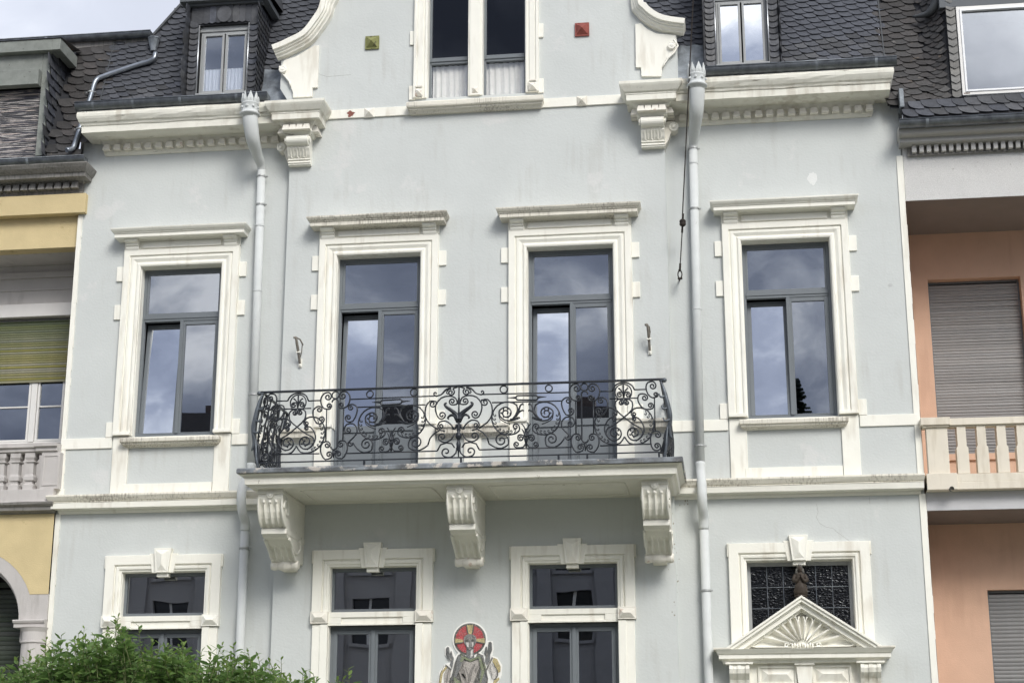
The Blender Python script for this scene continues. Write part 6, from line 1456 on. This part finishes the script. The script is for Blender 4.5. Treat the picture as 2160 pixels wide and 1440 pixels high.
bb = MB().box(A_ + .005, SX, -.1, .17, 6.052, 6.16); bb.box(A_ + .012, SX, -.1, .165, 6.16, 6.275); bb = bb.build('balustrade', BALC, sh_, bevel=.005)
MB().box(A_ + .005, 6.39, -.1, .20, 6.05, 6.285).build('plinth_block', BALC, bb, bevel=.005)
MB().box(6.34, SX, -.03, .165, 6.985, 7.085).build('balustrade_rail', BALC, bb, bevel=.006); MB().box(6.34, SX, -.02, .125, 6.965, 6.985).build('rail_fillet', BALC, bb)
MB().box(5.935, 6.345, -.05, .195, 6.99, 7.10).build('post_cap', BALC, bb, bevel=.006); MB().box(5.965, 6.33, -.04, .165, 6.965, 6.99).build('post_fillet', BALC, bb)
MB().box(6.01, 6.305, -.02, .135, 6.286, 6.964).build('post', BALC, bb, bevel=.005)
q = MB().prism([(-.082, 0), (.082, 0), (.082, .37), (.062, .40), (.062, .68), (-.062, .68), (-.062, .40), (-.082, .37)], -.085, .085); qme = q.mesh('baluster', BALC)
for k_ in range(20): inst('baluster', qme, bb, T(6.50 + .277 * k_, .045, 6.286))
sp0 = at(2008, 1028, .27); m = MB().tube([(sp0.x, -.15, sp0.z), (sp0.x, -.26, sp0.z - .01)], .032, 12, False); m.build('water_spout', ZINC, bb, smooth=True)
MB().box(5.925, 5.955, .0, .10, 6.235, 6.30).build('broken_edge', BALC, sh_)
o3 = MB().box(9.2, 10.6, -1.70, -1.66, 6.9, 9.7).build('roller_shutter', FRAME, sh_); slats(o3, 9.2, 10.6, 6.92, 9.68, .047, -1.66, GREYSH)
# cornice and gutter
MB().mould(A_ - .02, SX, 0, [(0, 11.315), (.20, 11.32), (.22, 11.335), (.22, 11.395), (.31, 11.41), (.33, 11.43), (.34, 11.49), (.33, 11.56), (0, 11.57)], .15, 0, jit=.001).build('cornice', mat('grey_fascia', (.36, .355, .34), .7), sh_, bevel=.003)
MB().box(XR - .06, A_ + .04, -1.0, -.03, 11.15, 12.15).build('parapet_end', PLASTER, sh_)
ds = MB().box(6.03, SX, -.01, .035, 11.185, 11.315); ds.box(6.03, SX, .03, .05, 11.175, 11.20); ds = ds.build('dentil_band', STONED, sh_)
dq = MB().box(-.031, .031, 0, .085, -.055, .055).mesh('dentil', mat('pale_dentil', (.50, .49, .47), .7))
for k_ in range(40): inst('dentil', dq, ds, T(6.125 + .1085 * k_, .035, 11.262))
gutter(sh_, 5.89, SX, .40, 11.585, .095, ZINC, seams=(6.30, 7.02, 7.9), name='gutter')
# swept slate roof
pw0 = at(2013, 15, .12); WX = pw0.x
def sm(t_): t_ = max(0, min(1, t_)); return t_ * t_ * (3 - 2 * t_)
def surf_s(x, z):
    s_ = sm((x - 6.22) / (WX - 6.22 - .05)); return Vector((x, mans(z) * (1 - s_ ** 1.6) + (-.10) * s_ ** 1.6, z))
rb = MB(); n1_, n2_ = 12, 12; zz0, zz1 = 11.90, 15.0
for j in range(n2_ + 1):
    for i in range(n1_ + 1): rb.v.append(tuple(surf_s(5.80 + (WX - 5.80) * i / n1_, zz0 + (zz1 - zz0) * j / n2_) + Vector((0, .012, 0))))
rb.f = [(j * 13 + i, j * 13 + i + 1, (j + 1) * 13 + i + 1, (j + 1) * 13 + i) for j in range(12) for i in range(12)]
def surf_k(x, z): return Vector((x, -.36 + (z - 11.64) * .42, z))
rb.add([surf_k(5.96, 11.55), surf_k(SX, 11.55), surf_k(SX, 11.98), surf_k(5.96, 11.98)], [(0, 1, 2, 3)])
rb.add([surf_m(5.78, 12.0), surf_m(5.78, 15.3), surf_m(6.9, 15.3), surf_m(6.9, 12.0)], [(0, 1, 2, 3)]); rb.v = rb.v[:-4] + [(x, y + .10, z) for x, y, z in rb.v[-4:]]
rb.add([(5.8, mans(15.3), 15.3), (SX, mans(15.3), 15.3), (SX, 5, 17), (5.8, 5, 17)], [(0, 1, 2, 3)])
rb.add([surf_m(8.75, 11.9), surf_m(SX, 11.9), surf_m(SX, 15.3), surf_m(8.75, 15.3)], [(0, 1, 2, 3)]); rb.add([surf_m(6.8, 14.1), surf_m(8.75, 14.1), surf_m(8.75, 15.3), surf_m(6.8, 15.3)], [(0, 1, 2, 3)])
sr = rb.build('roof', UND, sh_)
slate_field(sr, surf_m, 6.85, SX, 11.95, 15.2, .20, .128, .10, lambda x, z: x > 8.85 or (z > 14.2 and x > 6.9), SLATEB, cap=0)
EX = lambda x: .40 * sm((x - 6.2) / .85) ** 1.5
slate_field(sr, surf_s, 5.80, 6.40, 11.90, 14.7, .20, .128, .20, lambda x, z: 5.80 < x < 6.42 and z > 11.95, SLATEB, cap=150, extra=EX)
slate_field(sr, surf_s, 5.80, WX - .0, 11.90, 14.7, .115, .128, .20, lambda x, z: 6.42 <= x < WX - .13 and z > 11.95, SLATEB, cap=150, extra=EX)
slate_field(sr, surf_k, 5.98, 10.5, 11.60, 11.90, .21, .15, .02, lambda x, z: x > 5.98 and z < 12.0, SLATE, cap=60)
MB().box(5.935, 6.005, .0, .30, 12.05 - .18, 12.30 - .12).build('flashing_upstand', LEAD, sh_, bevel=.01)
fl = catmull([at(1985, -12, .0), at(1972, 14, -.05), at(1955, 30, -.12), at(1925, 36, -.22)], 5)
MB().tube(fl, [.10, .10, .095, .09, .085, .08, .075, .07, .065, .06, .05, .045, .04, .03, .025, .02][:len(fl)], 8).build('valley_flashing', mat('dark_lead', (.06, .065, .07)), sh_, smooth=True)
# attic window
wz1 = at(2013, 15, .12).z; wz0 = at(2030, 201, .12).z; wx1 = WX + 1.7
fx = WX + .02
dwm = ring_frame(MB(), fx, wx1, wz0, wz1, .05, .04, .12).build('attic_window', FRAMEW, sh_, bevel=.005)
ring_frame(MB(), fx + .05, wx1 - .05, wz0 + .05, wz1 - .05, .03, .05, .135).build('sash', mat('bright_white_frame', (.82, .83, .84), .35), dwm, bevel=.004)
MB().box(fx + .08, wx1 - .08, -.0+.07, .08, wz0 + .08, wz1 - .08).build('pane', glass('sky_mirroring_pane', .25, (.5, .53, .56)), dwm)
MB().box(fx + .02, fx + .11, .12, .122, wz0 + .018, wz0 + .036).build('frame_sticker', mat('brown_sticker', (.18, .12, .10), .5, var=.5, vscale=60), dwm)
room(dwm, fx, wx1, wz0, wz1, -.0, .55)
MB().box(WX - .22, wx1 + .3, -.6, .12, wz1 + .002, wz1 + .4).build('dormer_head', mat('dormer_eave_paint', (.10, .11, .12), .6), dwm)
MB().box(WX - .14, fx, -.3, .094, wz0 - .06, wz1 + .02).build('jamb_board', UND, dwm)
vm = slates_of('vee', .135, .13, mat('pale_grey_slate', (.17, .165, .155), .6, rnd=.25, var=.2, vscale=9, bump=.3, c2=(.11, .11, .105)))
for k_ in range(14):
    M = Matrix(((1, 0, 0), (0, 0, -1), (0, 1, 0))).to_4x4(); M.translation = Vector((WX - .13, -.098, wz0 - .05 + .122 * k_)); inst('slate', vm[k_ % 4], dwm, M)
MB().add([(WX - .2, -.05, wz0 - .30), (wx1, -.05, wz0 - .30), (wx1, -.05, wz0 - .05), (WX - .2, -.05, wz0 - .05)], [(0, 1, 2, 3)]).build('apron_board', UND, dwm)
slate_field(dwm, lambda x, z: Vector((x, -.075, z)), WX - .15, wx1, wz0 - .34, wz0 - .12, .20, .12, .02, lambda x, z: True, SLATE, cap=30)
MB().add([(WX - .15, .0, wz0 - .07), (wx1, .0, wz0 - .07), (wx1, -.16, wz0 - .045), (WX - .15, -.15, wz0 - .045), (WX - .15, -.05, wz0 - .003), (wx1, -.05, wz0 - .003)], [(0, 1, 2, 3), (3, 2, 5, 4)]).build('window_apron', LEAD, dwm)

# ================================================================== ACROSS THE STREET (seen mirrored in the panes)
OPP = mat('opposite_render', (.42, .41, .40), .85, var=.1, vscale=.6); OPR = mat('opposite_roof_tiles', (.045, .042, .042), .8, var=.3, vscale=6)
def far_house(label, x0, x1, eave, ridge, m, y=-36.0, wn_=5, cols=None):
    t0 = thing('opposite_house', label, 'house', ((x0 + x1) / 2, y, 0), 'houses across the street, seen only mirrored in the panes')
    n = wn_; bay = (x1 - x0) / n; holes = [(x0 + bay * (i + .22), x0 + bay * (i + .78), z, z + 1.7) for i in range(n) for z in (1.0, 4.3, 7.6) if z + 2 < eave] + [(x0 + bay * (i + .22), x0 + bay * (i + .78), eave - 1.9, eave - .6) for i in range(n)]
    w = MB().wall(x0, x1, 0, eave, 0, holes, -.2); w.v = [(a, y + b, c) for a, b, c in w.v]; w.add([(x0, y, 0), (x0, y, eave), (x0, y - 10, eave), (x0, y - 10, 0)], [(0, 1, 2, 3)]); w.add([(x1, y, 0), (x1, y, eave), (x1, y - 10, eave), (x1, y - 10, 0)], [(0, 1, 2, 3)])
    w.add([(x0, y - 10, 0), (x1, y - 10, 0), (x1, y - 10, eave), (x0, y - 10, eave)], [(0, 1, 2, 3)]); w.build('wall', m, t0)
    for i in range(n): 
        xx = x0 + bay * i; MB().box(xx - .22, xx + .22, -y, -y - .0, 0, .01) if False else MB().add([(xx - .3, y + .2, 0), (xx + .3, y + .2, 0), (xx + .3, y + .2, eave), (xx - .3, y + .2, eave), (xx - .3, y, 0), (xx + .3, y, 0), (xx + .3, y, eave), (xx - .3, y, eave)], [(0, 1, 2, 3), (0, 3, 7, 4), (1, 5, 6, 2), (3, 2, 6, 7)]).build('pilaster', m, t0)
    for h_ in holes:
        g = MB().add([(h_[0], y - .2, h_[2]), (h_[1], y - .2, h_[2]), (h_[1], y - .2, h_[3]), (h_[0], y - .2, h_[3])], [(0, 1, 2, 3)]); wo = g.build('window', mat('dark_far_window', (.02, .022, .025), .15), t0)
        mx = (h_[0] + h_[1]) / 2; MB().add([(mx - .05, y - .17, h_[2]), (mx + .05, y - .17, h_[2]), (mx + .05, y - .17, h_[3]), (mx - .05, y - .17, h_[3])], [(0, 1, 2, 3)]).build('mullion', FRAMEW, wo)
        MB().add([(h_[0] - .1, y + .12, h_[2] - .12), (h_[1] + .1, y + .12, h_[2] - .12), (h_[1] + .1, y + .12, h_[2]), (h_[0] - .1, y + .12, h_[2]), (h_[0] - .1, y, h_[2]), (h_[1] + .1, y, h_[2])], [(0, 1, 2, 3), (3, 2, 5, 4)]).build('sill', m, wo)
    yr_ = y - 4.5
    MB().add([(x0 - .3, y + .5, eave), (x1 + .3, y + .5, eave), (x1 - .5, yr_, ridge), (x0 + .5, yr_, ridge), (x0 - .3, y - 10.3, eave), (x1 + .3, y - 10.3, eave)], [(0, 1, 2, 3), (3, 2, 5, 4), (0, 3, 4), (1, 5, 2)]).build('roof', OPR, t0)
    MB().box(x0 + 3, x0 + 3.8, -yr_ + .6, -yr_ + 1.4, ridge - 1.5, ridge + .5).build('chimney', flat('far_brick', (.08, .06, .055)), t0)
far_house('grey rendered house mirrored in the ground-floor panes, steep dark roof', -21.5, -6.2, 12.0, 17.6, OPP, wn_=6)
far_house('lower dark grey house across the street with a flat ridge', -5.8, 3.0, 12.0, 17.3, mat('opposite_dark_render', (.30, .30, .31), .85), wn_=4)
far_house('pale house across the street behind a conifer', 9.5, 20, 11.0, 15.0, OPP, wn_=4)
def conifer(x, y, h, label):
    t0 = thing('conifer_tree', label, 'tree', (x, y, 0)); MB().lathe((x, y, 0), [(.28, 0), (.2, h * .5), (.03, h)], 'z', 8).build('trunk', flat('bark', (.07, .05, .035)), t0)
    m = MB(); rn = random.Random(3)
    z = 1.5
    while z < h:
        r = (h - z) * .27 + .15; nb = 16
        for k_ in range(nb):
            a = rn.uniform(0, 6.28); l = r * rn.uniform(.7, 1.1); ca, sa = math.cos(a), math.sin(a)
            for q in range(7):
                f_ = (q + 1) / 7; cxq, cyq, cz = x + ca * l * f_, y + sa * l * f_, z - .25 * l * f_ + .12 * l * f_ * f_
                for s_ in (-1, 1):
                    w = .24 * (1.15 - f_) + .05
                    m.add([(cxq, cyq, cz), (cxq - sa * s_ * w + ca * .22, cyq + ca * s_ * w + sa * .22, cz - .08), (cxq + ca * .2, cyq + sa * .2, cz + .02)], [(0, 1, 2)])
        z += .17
    m.build('crown', mat('conifer_needles', (.02, .035, .018), .8), t0, fix=False)
conifer(5.6, -36, 17.2, 'dark spruce tree mirrored in the upper right window'); 

# ================================================================== LAUREL SHRUB
sy = -12.0
lr = thing('laurel_shrub', 'bushy green laurel shrub in the foreground at the bottom left', 'shrub', (at(300, 1440, 12).x, sy, 0))
lf = MB(); n = 5
def leafmesh(L, Wd, bend):
    m = MB(); rows = [0, .18, .42, .68, .88, 1]; wd = [.05, .62, 1, .85, .45, .02]
    for f_, w in zip(rows, wd):
        z = -bend * L * f_ * f_; m.v += [(-Wd * w, L * f_, z + .12 * Wd * w), (0, L * f_, z), (Wd * w, L * f_, z + .12 * Wd * w)]
    m.f = [(i * 3 + j, i * 3 + j + 1, (i + 1) * 3 + j + 1, (i + 1) * 3 + j) for i in range(5) for j in range(2)]
    return m
LM = [leafmesh(.088, .0200, b) for b in (.05, .25, .45)]; YM = [leafmesh(.066, .0135, b) for b in (.02, .12, .25)]
LMe = [m.mesh('leaf', LEAF, fix=False, smooth=True) for m in LM]; YMe = [m.mesh('leaf', LEAFY, fix=False, smooth=True) for m in YM]
rn = random.Random(11)
tops = [(-30, 1415), (30, 1405), (70, 1375), (110, 1352), (150, 1362), (190, 1340), (225, 1335), (250, 1322), (275, 1338), (330, 1362), (380, 1360), (430, 1374), (470, 1368), (520, 1378), (560, 1395), (600, 1412), (640, 1425), (700, 1432), (760, 1446), (860, 1470)]
def top_py(px):
    for (a, b), (c, d_) in zip(tops, tops[1:]):
        if a <= px <= c: return b + (d_ - b) * (px - a) / (c - a)
    return 1470
shoots = []
for i in range(1150):
    px = rn.uniform(-60, 800); dd = rn.uniform(11.3, 13.2); tp = at(px, top_py(max(-30, min(860, px))), 12.0)
    drop = abs(rn.gauss(0, .17)) + (.02 if dd > 12 else .12 * rn.random())
    p = at(px, top_py(px), dd); shoots.append((p.x, p.y, tp.z - drop - rn.uniform(0, .10), rn.uniform(.22, .40), 0))
for px, py, dd, L_ in ((250, 1297, 12, .50), (265, 1340, 12.1, .3), (178, 1322, 12, .34), (165, 1335, 11.9, .3), (200, 1338, 12.1, .3), (98, 1345, 12.2, .3), (105, 1365, 12, .3), (65, 1368, 12.1, .28), (593, 1388, 12, .26), (580, 1402, 12, .2), (735, 1408, 12, .22), (640, 1408, 12, .24), (712, 1425, 11.9, .2), (470, 1372, 12, .26), (380, 1368, 12, .2), (660, 1418, 12, .2), (505, 1385, 12, .2)):
    p = at(px, py, dd); shoots.append((p.x, p.y, p.z, L_, 1))
stems = MB(); leaves = []
for x, y, z, L_, yng in shoots:
    lean = Vector((rn.uniform(-.35, .35), rn.uniform(-.35, .35), 1)).normalized() if not yng else Vector((rn.uniform(-.15, .15), 0, 1)).normalized()
    tip = Vector((x, y, z)); base = tip - lean * L_; 
    C_ = catmull([base - Vector((lean.x * .1, lean.y * .1, .12)), base, base.lerp(tip, .5) + Vector((rn.uniform(-.015, .015), 0, 0)), tip], 3)
    stems.tube(C_, [.0045 - .003 * i / len(C_) for i in range(len(C_))], 4, False)
    nl = int(L_ / .021); a = rn.uniform(0, 6)
    for k_ in range(nl):
        f_ = (k_ + .5) / nl; a += 2.4; p = base.lerp(tip, f_)
        up = .15 + .95 * f_ ** 2 + rn.uniform(-.2, .2); out_ = Vector((math.cos(a), math.sin(a), up)).normalized()
        side = out_.cross(Vector((0, 0, 1))).normalized(); nrm = side.cross(out_).normalized()
        roll = rn.uniform(-.5, .5); side2 = side * math.cos(roll) + nrm * math.sin(roll); nrm2 = side2.cross(out_).normalized()
        if nrm2.z < 0: side2, nrm2 = -side2, -nrm2
        s_ = rn.uniform(.75, 1.2) * (1 - .35 * f_ if f_ > .8 else 1)
        M = Matrix((side2 * s_, out_ * s_, nrm2 * s_)).transposed().to_4x4(); M.translation = p
        young = (f_ > .78 and rn.random() < .75) or (yng and f_ > .5) or rn.random() < .04
        leaves.append((M, rn.randrange(3), young, p))
stems.build('stem', STEM, lr)
def vis(l):
    q = l[3] - Vector((CX, -D, CZ)); zz = q.dot(_f); X, Y = q.dot(_r) / zz * FPX + 1080, 720 - q.dot(_u) / zz * FPX
    return (0 if (0 < X < 800 and Y < 1440) else 1, Y - top_py(max(-30, min(860, X))))
leaves.sort(key=vis)
for M, i, yg, p in leaves[:300]: inst('leaf', (YMe if yg else LMe)[i], lr, M)
for yg, mt in ((0, LEAF), (1, LEAFY)):
    fm = MB()
    for M, i, y_, p in leaves[300:]:
        if bool(y_) == bool(yg):
            s_ = (YM if yg else LM)[i]; fm.add([M @ Vector(v) for v in s_.v], s_.f)
    o = fm.build('foliage', mt, lr, smooth=True, fix=False); o['kind'] = 'stuff'
trunk = MB()
for i in range(26):
    bx = lr.location.x + rn.uniform(-1.2, 1.6); trunk.tube([(bx, sy + rn.uniform(-.3, .3), 0), (bx + rn.uniform(-.3, .3), sy + rn.uniform(-.5, .5), 1.2), (bx + rn.uniform(-.7, .7), sy + rn.uniform(-.6, .6), 2.35)], [.02, .014, .006], 6)
trunk.build('branch', STEM, lr)
print('objects', len(bpy.data.objects))

# drawn contours of the mosaic figure
for pts_, r_ in (([(845, 500), (800, 560), (812, 690), (850, 760), (895, 785)], 4), ([(930, 490), (985, 560), (975, 680), (940, 750), (895, 785)], 4), ([(810, 600), (850, 590), (870, 605)], 3), ([(905, 600), (930, 588), (965, 598)], 3),
                 ([(885, 600), (880, 690), (900, 695)], 3), ([(420, 740), (425, 860), (470, 950)], 3), ([(440, 720), (450, 860)], 3), ([(505, 800), (520, 900)], 3), ([(1205, 730), (1215, 850)], 3), ([(1270, 630), (1275, 850)], 3), ([(1300, 630), (1300, 840)], 3), ([(1240, 800), (1245, 900)], 3),
                 ([(600, 1000), (560, 1180), (500, 1380)], 5), ([(640, 900), (610, 1100), (560, 1300)], 4), ([(1120, 900), (1170, 1080), (1230, 1330)], 5), ([(1060, 950), (1100, 1150), (1060, 1380)], 4), ([(760, 1000), (700, 1150), (660, 1220), (740, 1440)], 4), ([(800, 1100), (870, 1300), (850, 1440)], 3), ([(1000, 1050), (930, 1230), (900, 1400)], 3), ([(740, 1060), (800, 1240), (820, 1400)], 3),
                 ([(370, 1080), (300, 1230), (270, 1440)], 4), ([(470, 1150), (440, 1300), (430, 1440)], 4), ([(1340, 1010), (1430, 1180), (1440, 1290), (1380, 1370)], 4), ([(1290, 1100), (1330, 1250), (1330, 1360)], 4)):
    C2 = [mp_(*p) for p in pts_]; MB().tube([(x_, -BD - .042, z_) for x_, z_ in C2], r_ * .00085, 5).build('contour_line', TK, mos)
for k2 in range(28):                                                     # rays of dark tiles round the halo
    a2 = 2 * math.pi * k2 / 28; c2_ = [mp_(880 + rr_ * math.cos(a2), 560 + rr_ * math.sin(a2)) for rr_ in (262, 288)]
    MB().tube([(x_, -BD - .029, z_) for x_, z_ in c2_], .0022, 4).build('halo_ray', TK, mos)
